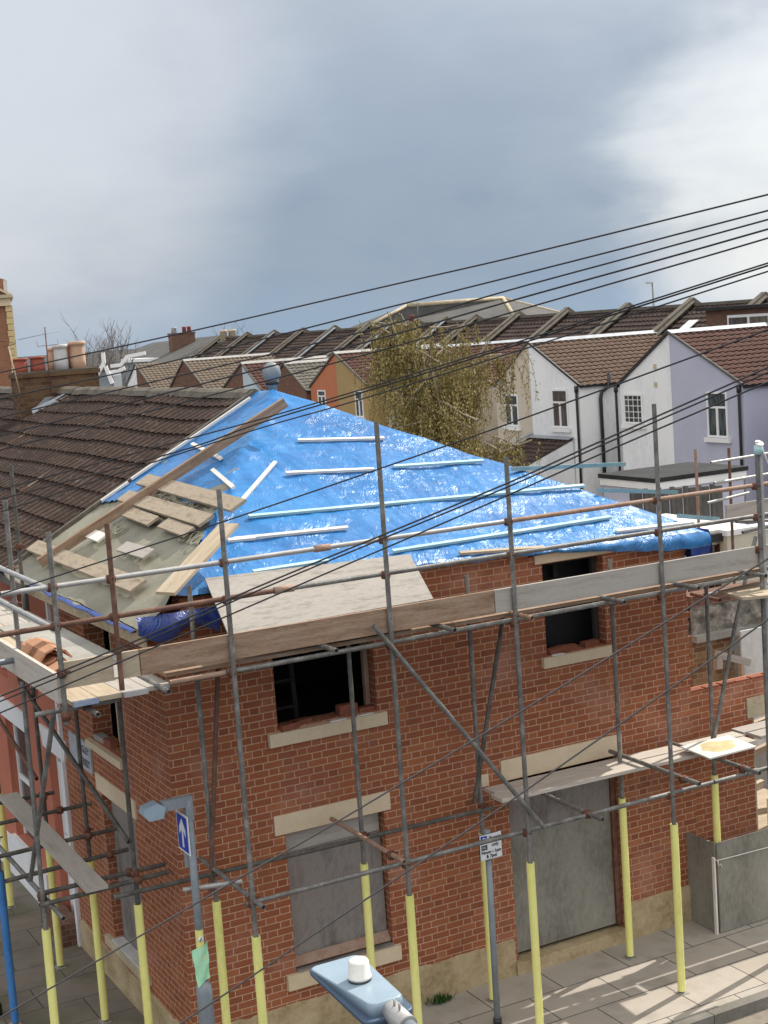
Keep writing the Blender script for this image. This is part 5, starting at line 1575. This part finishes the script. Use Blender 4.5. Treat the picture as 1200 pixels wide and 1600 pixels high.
tag(mb.build('tv_aerial', M_STEELG), 'thin aerial on the mossy chimney behind the willow', 'aerial')
# slate hipped roof house far left of the row
sh_ = thing('slate_roof_house', 'far house with a grey hipped slate roof under the red pot chimney', 'house', (36, 97, 0))
mb = MB(); z_ = 5.9
P_ = [onX((205, 560), 37.5), onX((345, 555), 37.5)]
ya, yb_ = P_[1].y, P_[0].y
mb.prism([(33.5, ya, 5.9), (33.5, yb_, 5.9), (38.5, yb_-3, 7.5), (38.5, ya+2, 7.7)], (.3, 0, -.1)); mb.build('roof', M_SLATE, sh_)
boxpart('wall', M_BRICK_FAR, sh_, 33.6, 42, ya, yb_, 0, 5.9)
# white flat topped bay and bargeboards at far left
wb = thing('white_bay', 'white painted flat roofed rear extension beyond the tiled ridge', 'extension', (26, 80, 0))
q0, q1 = onD((186, 562), 116), onD((292, 557), 116)
mb = MB(); mb.prism([q0, q1, q1+Vector((0, 0, -.25)), q0+Vector((0, 0, -.25))], (1.5, 3, 0)); mb.build('parapet', M_WHITE, wb)
mb = MB(); mb.prism([q0+Vector((.1, .2, -.26)), q1+Vector((.0, .2, -.26)), Vector((q1.x, q1.y+.2, 0)), Vector((q0.x+.1, q0.y+.2, 0))], (1.4, 2.7, 0)); mb.build('wall', M_STEELG, wb)
wg = thing('white_dormer', 'small dark dormer with curly white bargeboards beside the wide chimney', 'dormer', onD((165, 605), 60))
c = onD((165, 600), 60); ex = Vector((RIGHT.x, RIGHT.y, 0)).normalized(); ez = Vector((0, 0, 1)); dp = Vector((_f.x, _f.y, 0)).normalized()
k_ = 60/F_PX
Q = lambda px, py: c+ex*((px-165)*k_)+ez*(-(py-600)*k_)
mb = MB(); mb.prism([Q(155, 607), Q(178, 607), Q(178, 588), Q(170, 580), Q(156, 585)], dp*2); mb.build('body', M_STEELG, wg)
mb = MB()
for a, b in (((152, 588), (166, 567)), ((166, 567), (166, 551)), ((168, 572), (176, 600)), ((176, 573), (192, 572)), ((192, 572), (203, 560)), ((203, 560), (232, 556)), ((178, 585), (198, 577))):
    mb.beam(Q(*a)-dp*.1, Q(*b)-dp*.1, .14, .12, -dp)
mb.build('bargeboard', M_WHITE, wg)

# big hipped building far behind
hb = thing('large_hipped_building', 'large brick building with a long grey hipped slate roof on the skyline', 'building', (45, 68, 0))
E0, R0, R1, V1, E2 = onD((563, 516), 95), onD((636, 477), 97), onD((786, 466), 101), onD((805, 497), 96), onD((885, 491), 101)
mb = MB(); mb.face([E0, V1, R1, R0]); mb.face([V1, E2, R1]); mb.face([E0+Vector((3, 9, 0)), E0, R0]); mb.face([E0+Vector((3, 9, 0)), R0, R1, E2+Vector((3, 9, 0))]); mb.face([E2, E2+Vector((3, 9, 0)), R1])
mb.build('roof', M_SLATE, hb)
mb = MB(); mb.tube([R0, R1], .14, 8); mb.tube([R1, V1], .14, 8); mb.tube([E0, R0], .10, 8); mb.tube([R1, E2], .10, 8); mb.build('hip_tiles', M_STONE_D, hb)
mb = MB()
dn_ = Vector((0, 0, -.25))
for a, b in ((E0, V1), (V1, E2)): mb.prism([a+Vector((.0, -.1, 0)), b+Vector((0, -.1, 0)), b+dn_+Vector((0, -.1, 0)), a+dn_+Vector((0, -.1, 0))], (0, .1, 0))
mb.build('fascia', M_WHITE, hb)
mb = MB()
i0, i1, i2 = E0+Vector((.7, .6, -.2)), V1+Vector((-.2, .7, -.2)), E2+Vector((-.6, .5, -.2))
for a, b in ((i0, i1), (i1, i2)): mb.prism([a, b, Vector((b.x, b.y, 0)), Vector((a.x, a.y, 0))], (.2, .5, 0))
mb.build('wall', M_BRICK_TOWER, hb)

# tall brick building at the far left
tw = thing('brick_tower_block', 'tall red brick building with yellow stone quoins at the left edge', 'building', onD((10, 600), 66))
c = onD((31, 600), 66); k_ = 66/F_PX
Q = lambda px, py: Vector((c.x, c.y, 0))+ex*((px+6-31)*k_)+ez*(c.z-(py-600)*k_)
dpz = Vector((c.x-CAM.x-1.0, c.y-CAM.y, 0)).normalized()*6
mb = MB(); mb.prism([Q(-90, 800), Q(22, 800), Q(22, 465), Q(-90, 465)], dpz); mb.build('wall', M_BRICK_TOWER, tw)
mb = MB()
for k in range(22):
    y_ = 478+k*9.6
    mb.prism([Q(15+(k % 2)*1.0, y_+9.0), Q(26, y_+9.0), Q(26, y_+.2), Q(15+(k % 2)*1.0, y_+.2)], dpz*.2-dp*.0)
mb_o = mb; 
for f_i in range(0): pass
mq = MB(); mq.v = [v_-dp*.10 for v_ in mb_o.v]; mq.f = mb_o.f; mq.uv = mb_o.uv; mq.sm = mb_o.sm
mq.build('quoins', weathered('yellow_stone', (.52, .40, .20), (.60, .48, .26), 2, .9, fine=14), tw)
mb = MB(); mb.prism([v_-dp*.2 for v_ in (Q(-90, 478), Q(25, 478), Q(25, 466), Q(-90, 466))], dpz); mb.build('frieze', M_STONE, tw)
mb = MB(); mb.prism([v_-dp*.35 for v_ in (Q(-90, 466), Q(31, 466), Q(29, 461), Q(-90, 461))], dpz); mb.build('cornice', M_STONE_D, tw)
mb = MB(); mb.prism([v_-dp*.35 for v_ in (Q(29, 461), Q(-12, 437), Q(-53, 461), Q(-46, 461), Q(-12, 441.5), Q(22, 461))], dpz*.3); mb.build('pediment', M_STONE, tw)
mb = MB(); mb.prism([v_-dp*.1 for v_ in (Q(20, 461), Q(-12, 441), Q(-46, 461))], dpz*.3); mb.build('pediment_field', M_BRICK_TOWER, tw)
mb = MB(); mb.prism([Q(-12, 461), Q(20, 461), Q(18, 438), Q(2, 432), Q(-12, 430)], dpz*.5); mb.build('parapet', M_BRICK_TOWER, tw)
mb = MB(); mb.prism([v_-dp*.05 for v_ in (Q(15, 456), Q(21, 456), Q(21, 439), Q(15, 439))], dpz*.3); mb.build('pier', M_GREYPOT, tw)

# far street lamp on the skyline
fl = thing('street_lamp', 'thin far street lamp standing against the sky above the dark roofs', 'street lamp', onD((1024, 560), 80))
mb = MB(); b0 = onD((1024, 700), 80); t0 = onD((1020, 442), 80); mb.tube([(t0.x, t0.y, 0), (t0.x, t0.y, t0.z)], .07, 8); mb.build('column', M_STEELG, fl)
mb = MB(); mb.beam((t0.x, t0.y, t0.z), Vector((t0.x, t0.y, t0.z+.02))-ex*.35, .2, .08); mb.build('lantern', M_GALVL, fl)

# ================================================================== YARDS BETWEEN
# flat roofed annex of the lavender house
an = thing('flat_roofed_annex', 'single storey lavender annex with a black felt flat roof', 'annex', (24, 22, 0))
c0 = onD((1022, 748), 41.0); zr_ = c0.z
yb0 = onX((937, 737), c0.x).y
c1 = onY((1165, 731), c0.y)
mb = MB(); mb.box(c0.x+.1, c1.x, c0.y+.1, yb0, 0, zr_-.32); mb.build('wall', M_LAV, an)
mb = MB(); mb.box(c0.x, c1.x+.1, c0.y, yb0+.1, zr_-.12, zr_); mb.build('roof', M_ROOFFELT, an)
mb = MB(); mb.box(c0.x+.03, c1.x+.05, c0.y+.03, yb0+.06, zr_-.32, zr_-.121); mb.build('fascia', M_WHITE, an)
mb = MB(); mb.box(c0.x+.04, c0.x+.098, c0.y+.6, c0.y+1.9, zr_-1.6, zr_-.75); aw = mb.build('window', M_UPVC, an)
mb = MB(); mb.box(c0.x+.02, c0.x+.038, c0.y+.7, c0.y+1.8, zr_-1.5, zr_-.85); mb.build('pane', M_GLASS, aw)
# lean-to with dark tiles against the white house
lt_ = thing('lean_to', 'dark tiled lean to roof against the white and beige houses', 'lean-to', (27, 33, 0))
A = onX((832, 682), XW-.02); Bq = onX((897, 686), XW-.02)
hl = 2.6
a2 = Vector((XW-3.4, A.y, A.z-1.25)); b2 = Vector((XW-3.4, Bq.y, Bq.z-1.25))
mb = MB(); d = Vector((-3.4, 0, -1.25))
tiles(mb, (XW-.03, Bq.y, A.z), (0, 1, 0), d, A.y-Bq.y, d.length, .3, .33, .02, .035, 5, .02, 3)
mb.build('roof', M_TILE_MAIN, lt_)
mb = MB(); mb.slab((XW-.05, Bq.y, A.z+.05), (XW-.05, A.y, A.z+.05), (XW-.3, A.y, A.z-.02), (XW-.3, Bq.y, A.z-.02), .02)
mb.slab((XW-.05, A.y+.16, A.z+.10), (XW-3.5, A.y+.16, A.z-1.17), (XW-3.5, A.y-.05, A.z-1.17), (XW-.05, A.y-.05, A.z+.10), .04); mb.build('flashing', M_LEAD, lt_)
mb = MB(); mb.prism([(XW-.04, Bq.y+.03, 0), (XW-.04, Bq.y+.03, A.z-.06), (XW-3.3, Bq.y+.03, A.z-1.24), (XW-3.3, Bq.y+.03, 0)], (0, A.y-Bq.y-.06, 0)); mb.build('wall', M_WHITER, lt_)
# fence panels
fe = thing('garden_fence', 'grey close boarded garden fence beyond the scaffold at the right', 'fence', (17, 12, 0))
f0, f1 = onD((985, 800), 33), onD((1130, 775), 33)
n_ = 7
for k in range(n_):
    a = f0.lerp(f1, k/n_); b = f0.lerp(f1, (k+1)/n_-.012)
    zt_ = f0.z+.45
    mb = MB(); mb.slab(Vector((a.x, a.y, .1)), Vector((b.x, b.y, .1)), Vector((b.x, b.y, zt_)), Vector((a.x, a.y, zt_)), .05); mb.build('panel', M_FENCE, fe)
    mb = MB(); mb.box(a.x-.04, a.x+.04, a.y-.13, a.y-.05, 0, zt_+.05); mb.build('post', M_FENCE, fe)
# pale sheet roof outhouse behind the end of the corner house
oh = thing('outhouse', 'small outhouse with a pale sheet roof behind the end of the corner house', 'outhouse', (10, 5, 0))
r0, r1, r2, r3 = onY((1040, 806), 8.5), onY((1140, 792), 8.5), onY((1150, 828), 6.2), onY((1085, 838), 6.2)
zz_ = (r2.z+r3.z)/2; zh_ = (r0.z+r1.z)/2
mb = MB(); mb.slab((r3.x, 6.2, zz_), (r2.x+.3, 6.2, zz_), (r2.x+.3, 8.5, zh_), (r3.x, 8.5, zh_), .05); mb.build('roof', M_WHITEWOOD, oh)
mb = MB(); mb.box(r3.x-.05, r2.x+.35, 6.10, 6.19, zz_-.14, zz_-.0); mb.build('gutter', M_BLACKP, oh)
mb = MB(); mb.wall('y', 6.35, .15, r3.x+.05, r2.x+.2, 0, zz_-.02, [(r3.x+.4, r2.x-.25, 1.0, zz_-.25)]); mb.build('wall', M_BRICK_FAR, oh)
mb = MB(); mb.box(r2.x-.24, r2.x-.12, 6.30, 6.349, 1.0, zz_-.16); mb.box(r3.x+.1, r2.x-.12, 6.30, 6.349, zz_-.22, zz_-.15); mb.build('door_frame', M_WHITE, oh)
mb = MB(); mb.box(r3.x+.35, r2.x-.25, 6.55, 6.6, 0, zz_-.2); mb.build('dark_opening', M_DARKIN, oh)
# cream block wall
bw = thing('block_wall', 'cream painted blockwork wall behind the rear scaffold', 'wall', (12, 6, 0))
w0, w1 = onY((1136, 838), 6.0), onY((1290, 815), 6.0)
mb = MB(); mb.box(w0.x, w1.x, 6.0, 6.2, 0, w0.z); mb.build('blockwork', M_BLOCK, bw)
mb = MB(); mb.box(w0.x-.02, w1.x, 5.98, 6.22, w0.z+.001, w0.z+.10); mb.build('coping', M_WHITE, bw)
# rubble wall with a brick coping
rb = thing('rubble_wall', 'dark rubble wall streaked with white below a brick course', 'wall', (9, 2.6, 0))
w0, w1 = onY((1076, 945), 2.6), onY((1230, 940), 2.6)
zl = onY((1090, 990), 2.6).z; zt_ = onY((1100, 945), 2.6).z
mb = MB()
NX, NZ = 40, 14; vs = []; us = []
for j in range(NZ+1):
    for i in range(NX+1):
        x = w0.x+(w1.x-w0.x)*i/NX; z = zl+(zt_-zl)*j/NZ
        vs.append((x, 2.6-.06*mnoise.noise(Vector((x*4, z*5, 1)))-.03, z)); us.append((x, z))
mb.mesh(vs, [(j*(NX+1)+i, j*(NX+1)+i+1, (j+1)*(NX+1)+i+1, (j+1)*(NX+1)+i) for j in range(NZ) for i in range(NX)], us, True)
mb.box(w0.x, w1.x, 2.64, 2.85, zl, zt_-.002); mb.build('rubble', M_RUBBLE, rb)
boxpart('brick_course', M_BRICK_FAR, rb, w0.x, w1.x, 2.55, 2.86, zt_, zt_+.16)
mb = MB(); mb.box(w0.x, w0.x+.9, 2.45, 2.85, zl-.10, zl-.002); mb.build('stone_ledge', M_CONC, rb)
mb = MB(); mb.box(w0.x-.02, w0.x+.75, 2.56, 2.86, 0, zl-.11); mb.build('lower_brickwork', M_BRICK_OLD, rb)
mb = MB(); mb.box(w0.x+.75, w1.x, 2.62, 2.86, 0, zl-.002); mb.build('back_board', M_CONC, rb)
# white board and timber frames in the yard
wp = thing('white_wall_panel', 'tall white board standing in the yard behind the low wall', 'panel', (9, 2.2, 0))
a, b = onY((1158, 1000), 2.2), onY((1225, 990), 2.2)
mb = MB(); mb.box(a.x, b.x, 2.2, 2.23, onY((1160, 1085), 2.2).z-.8, onY((1165, 985), 2.2).z); mb.build('board', M_GREYPOT, wp)
mb = MB(); mb.box(a.x-.06, a.x-.002, 2.15, 2.22, onY((1160, 1085), 2.2).z-.8, onY((1160, 1030), 2.2).z); mb.build('edge_batten', M_WOODW, wp)
for (p0, p1, lb) in (((1120, 1022), (1170, 1035), 'grey timber laid sloping across the yard'), ((1122, 1028), (1122, 1045), 'short upright stud in the yard')):
    a, b = onY(p0, 2.0), onY(p1, 2.0)
    mb = MB(); mb.beam(a, b, .10, .08, (0, 1, 0)); tag(mb.build('yard_timber', M_WOODG), lb, 'timber')
# bright ply deck in the yard
a, b, c_, d_ = [onZ(p, 4.28) for p in ((1122, 927), (1205, 908), (1215, 933), (1160, 938))]
mb = MB(); mb.slab(d_, c_, b, a, .03, Vector((0, 0, 1)))
tag(mb.build('yard_plywood', M_WOODW), 'sunlit plywood sheet on the rear scaffold behind the corner house', 'plywood')
# yard timbers seen through the wall opening
GY_ = 'rough timbers inside the wall opening'
for (x0, y0, z0, x1, y1, z1, lb) in ((7.72, .6, 0, 7.72, .6, 2.3, 'upright post just inside the wall opening'), (7.62, .5, 1.2, 8.9, 1.4, .9, 'long sloping timber inside the wall opening'),
                                     (7.62, .5, .95, 8.9, .9, .7, 'low timber inside the wall opening'), (7.8, .8, 1.9, 9, 1.1, 1.9, 'top rail inside the wall opening'), (7.7, .7, 1.55, 9, 1.0, 1.6, 'middle rail inside the wall opening')):
    mb = MB(); mb.beam((x0, y0, z0), (x1, y1, z1), .09, .06, (0, 1, .1)); tag(mb.build('rough_timber', M_WOODW), lb, 'timber', GY_)
mb = MB(); mb.box(7.6, 9.5, .4, 2.2, .50, .54); tag(mb.build('yard_sheet', M_WOODW), 'pale sheet lying behind the hoarding inside the opening', 'sheet')

# rear scaffold
rs_ = thing('rear_scaffold', 'second steel scaffold standing in the yard behind the corner house', 'scaffold', (9, 5, 0))


def rbar(name, p0, p1, mt, r=.0242):
    mb = MB(); mb.pipe(p0, p1, r); return mb.build(name, mt, rs_)


YS = 4.6
for (px_, top, mt) in ((1088, 702, M_RUSTL), (1140, 700, M_RUST)):
    a = onY((px_+2, 780), YS); zt_ = onY((px_, top), YS).z
    rbar('standard', (a.x, YS, 0), (a.x, YS, zt_), mt)
for (p0, p1) in (((1111, 723), (1215, 706)), ((1116, 755), (1215, 738)), ((1105, 786), (1170, 770))):
    a, b = onY(p0, YS-.05), onY(p1, YS-.05)
    rbar('guard_rail', a, b, M_GALVL)
a, b = onY((1133, 800), YS-.08), onY((1240, 782), YS-.08)
mb = MB(); mb.slab(a-Vector((0, 0, .11)), b-Vector((0, 0, .11)), b+Vector((0, 0, .11)), a+Vector((0, 0, .11)), .038, Vector((0, -1, 0))); mb.build('toe_board', M_WOODG, rs_)
for (p0, p1, y_) in (((1160, 832), (1215, 820), 2.8), ((1100, 930), (1215, 905), 1.0), ((1150, 815), (1230, 812), 2.8)):
    a, b = onY(p0, y_), onY(p1, y_); rbar('ledger', a, b, M_GALV)
a, b = onY((1080, 928), 1.2), onY((1125, 938), .6); rbar('transom', a, b, M_RUST)
for (px_, y_, top) in ((1240, 1.0, 600), (1250, YS, 640)):
    a = onY((px_, 900), y_); rbar('standard', (a.x, y_, 0), (a.x, y_, 6.0), M_GALV)


# ================================================================== CABLES
GC = 'overhead cables crossing the view'


def cable(pts, d0, d1, r, label, mt=None):
    n = 36; xs = [p[0] for p in pts]
    P_ = []
    for k in range(n+1):
        x = xs[0]+(xs[-1]-xs[0])*k/n
        # smooth interpolation through the measured points
        for i in range(len(pts)-1):
            if pts[i][0] <= x <= pts[i+1][0]+1e-6: break
        t_ = (x-pts[i][0])/(pts[i+1][0]-pts[i][0])
        def sl(j):
            j0, j1 = max(j-1, 0), min(j+1, len(pts)-1)
            return (pts[j1][1]-pts[j0][1])/(pts[j1][0]-pts[j0][0])
        dx = pts[i+1][0]-pts[i][0]
        h00, h10, h01, h11 = 2*t_**3-3*t_**2+1, t_**3-2*t_**2+t_, -2*t_**3+3*t_**2, t_**3-t_**2
        y = h00*pts[i][1]+h10*dx*sl(i)+h01*pts[i+1][1]+h11*dx*sl(i+1)
        P_.append(onD((x, y), d0+(d1-d0)*k/n))
    a, b = P_[0], P_[-1]
    P_ = [a-(P_[1]-a)*8]+P_+[b+(b-P_[-2])*8]
    mb = MB(); mb.tube(P_, r*.80, 6)
    tag(mb.build('overhead_cable', mt or M_CABLE), label, 'cable', GC)


cable([(0, 582), (300, 517), (600, 448), (810, 400), (1200, 304)], 11, 8, .0068, 'topmost overhead cable crossing the sky')
cable([(0, 623), (300, 557), (600, 482), (927, 400), (1200, 329)], 11, 8, .0068, 'second overhead cable from the top')
cable([(0, 652), (560, 520), (820, 446.5), (992, 400), (1200, 343)], 11, 8, .0068, 'third overhead cable from the top')
cable([(0, 681), (420, 573), (600, 527), (820, 464), (1052, 400), (1200, 358)], 11, 8, .0075, 'fourth overhead cable from the top')
cable([(0, 703), (420, 594), (600, 546), (820, 482), (1105, 400), (1200, 372)], 11, 8, .0068, 'fifth overhead cable from the top')
cable([(0, 765), (240, 700), (400, 657), (560, 610), (820, 531), (1200, 411)], 11, 8, .0065, 'upper strand of the close pair crossing the peak of the blue sheet')
cable([(0, 780), (300, 699), (400, 663), (560, 615), (820, 535), (1200, 415)], 11, 8.02, .0070, 'lower strand of the close pair crossing the peak of the blue sheet')
cable([(0, 800), (400, 671), (560, 625), (820, 545), (1200, 424)], 11, 8, .0062, 'single cable just below the close pair at the sheet peak')
cable([(0, 929), (400, 798), (690, 699), (820, 653), (1200, 515)], 10, 8, .0068, 'single cable crossing the middle of the blue sheet up to the lavender house')
cable([(0, 1088), (215, 1000), (400, 918), (800, 752), (915, 700), (1200, 574)], 9, 8, .0070, 'upper of three cables crossing the leaning plywood')
cable([(0, 1096), (225, 1003), (400, 924), (800, 758), (930, 700), (1200, 582)], 9, 8.03, .0064, 'middle of three cables crossing the leaning plywood')
cable([(0, 1114), (268, 1000), (400, 943), (800, 771), (960, 700), (1200, 597)], 9, 8.06, .0064, 'lowest of three cables crossing the leaning plywood')
cable([(0, 1590), (400, 1357), (500, 1300), (800, 1120), (995, 1000), (1200, 873)], 8.5, 8, .0066, 'cable sloping from the bottom left corner across the brick front', M_CABLEL)
cable([(281, 1600), (400, 1521), (727, 1300), (800, 1250), (1155, 1000), (1200, 967)], 8.5, 8, .0066, 'lowest cable sloping across the parking sign', M_CABLEL)


# ================================================================== TREES
def limb(mb, p, d, L, r, seg, n, wob, up=0.0):
    pts = [Vector(p)]; rs = [r]; d = Vector(d).normalized()
    for k in range(n):
        d = (d+Vector((random.uniform(-wob, wob), random.uniform(-wob, wob), random.uniform(-wob, wob)+up))).normalized()
        pts.append(pts[-1]+d*L/n); rs.append(r*(1-.75*(k+1)/n))
    mb.tube(pts, rs, seg, caps=False)
    return pts, d


wt = thing('weeping_tree', 'weeping olive brown birch tree with a pale trunk behind the blue roof', 'tree', (0, 0, 0))
base = onD((700, 760), 46); base.z = 0
wt.location = base
rnd = random.Random(5)
random.seed(11)
trunk = MB(); strands = MB(); leaves = MB()
zt = onD((690, 500), 46).z
tp, _ = limb(trunk, base, (.0, .0, 1), 6.3, .22, 10, 8, .05)
limbs = [tp]
ends = []
for k in range(26):
    t_ = random.uniform(.40, 1.0); i = int(t_*8); p = tp[i]
    a = random.uniform(0, 6.28); dirv_ = Vector((math.cos(a)*.9, math.sin(a)*.9, random.uniform(.5, 1.3)))
    q_, dd = limb(trunk, p, dirv_, random.uniform(1.8, 3.6)*(1.15-t_*.35), .085*(1.2-t_*.5), 6, 6, .2, .04)
    ends.append(q_)
    for m_ in range(3):
        pp = q_[random.randint(2, 6)]; a = random.uniform(0, 6.28)
        q2, _ = limb(trunk, pp, (math.cos(a), math.sin(a), random.uniform(-.1, .8)), random.uniform(.7, 1.5), .035, 5, 5, .25)
        ends.append(q2)
wtr = trunk.build('trunk', M_BARK, wt)
cxy = Vector((base.x, base.y, 0))
for q_ in ends:
    for rep in range(13):
        p = q_[random.randint(1, len(q_)-1)]+Vector((random.gauss(0, .16), random.gauss(0, .16), random.gauss(0, .1)))
        L = random.uniform(.6, 2.3); n = 6
        d = Vector((random.gauss(0, .5), random.gauss(0, .5), random.uniform(-.1, .6)))
        pts = [p.copy()]; v_ = d.copy()
        for k in range(n):
            v_ = v_*.62+Vector((0, 0, -.55))+Vector((random.gauss(0, .09), random.gauss(0, .09), 0))
            pts.append(pts[-1]+v_.normalized()*L/n)
        if pts[-1].z < 1.0: continue
        strands.tube(pts, [.010, .009, .008, .007, .006, .005, .004], 3, caps=False)
        for k in range(42):
            t_ = random.uniform(.05, 1)*n; i = min(int(t_), n-1); c = pts[i].lerp(pts[i+1], t_-i)+Vector((random.gauss(0, .05), random.gauss(0, .05), random.gauss(0, .05)))
            a = random.uniform(0, 6.28); s1 = Vector((math.cos(a), math.sin(a), random.uniform(-.5, .5)))*random.uniform(.018, .038); s2 = Vector((random.gauss(0, .4), random.gauss(0, .4), -1)).normalized()*random.uniform(.05, .10)
            leaves.face([c-s1, c+s2*.5-s1*.3, c+s2, c+s1])
strands.build('twigs', M_TWIG, wt)
leaves.build('crown', M_WILLOW, wt)


def bare_tree(base, H, label, seed, n1=9, spread=.55):
    random.seed(seed)
    t = thing('bare_tree', label, 'tree', base, 'leafless trees on the skyline')
    mb = MB(); tw_ = MB()
    tp, _ = limb(mb, base, (0, 0, 1), H*.55, H*.02, 6, 6, .06)
    mb.build('trunk', M_FARTWIG, t)
    for k in range(n1):
        p = tp[random.randint(2, 6)]; a = random.uniform(0, 6.28)
        q_, d = limb(tw_, p, (math.cos(a)*spread, math.sin(a)*spread, 1), H*random.uniform(.35, .55), H*.008, 4, 6, .12, .05)
        for m_ in range(7):
            pp = q_[random.randint(1, 6)]; a = random.uniform(0, 6.28)
            q2, _ = limb(tw_, pp, (math.cos(a)*.6, math.sin(a)*.6, 1), H*random.uniform(.12, .26), H*.0035, 3, 4, .15, .05)
            for z_ in range(5):
                a = random.uniform(0, 6.28)
                limb(tw_, q2[random.randint(1, 4)], (math.cos(a)*.7, math.sin(a)*.7, 1), H*random.uniform(.06, .13), H*.0022, 3, 3, .2)
    tw_.build('crown', M_FARTWIG, t)
    return t


p = onD((172, 600), 92); top = onD((172, 508), 92).z
bare_tree((p.x, p.y, 0), top*.86, 'leafless tree on the skyline beside the wide chimney', 3, 22, .5)
p = onD((378, 560), 120); top = onD((378, 512), 120).z
bare_tree((p.x, p.y, 0), top*.9, 'small faint leafless tree right of the cream pot chimney', 8, 9, .5)

print('objects', len(bpy.data.objects), 'polys', sum(len(m_.polygons) for m_ in bpy.data.meshes))
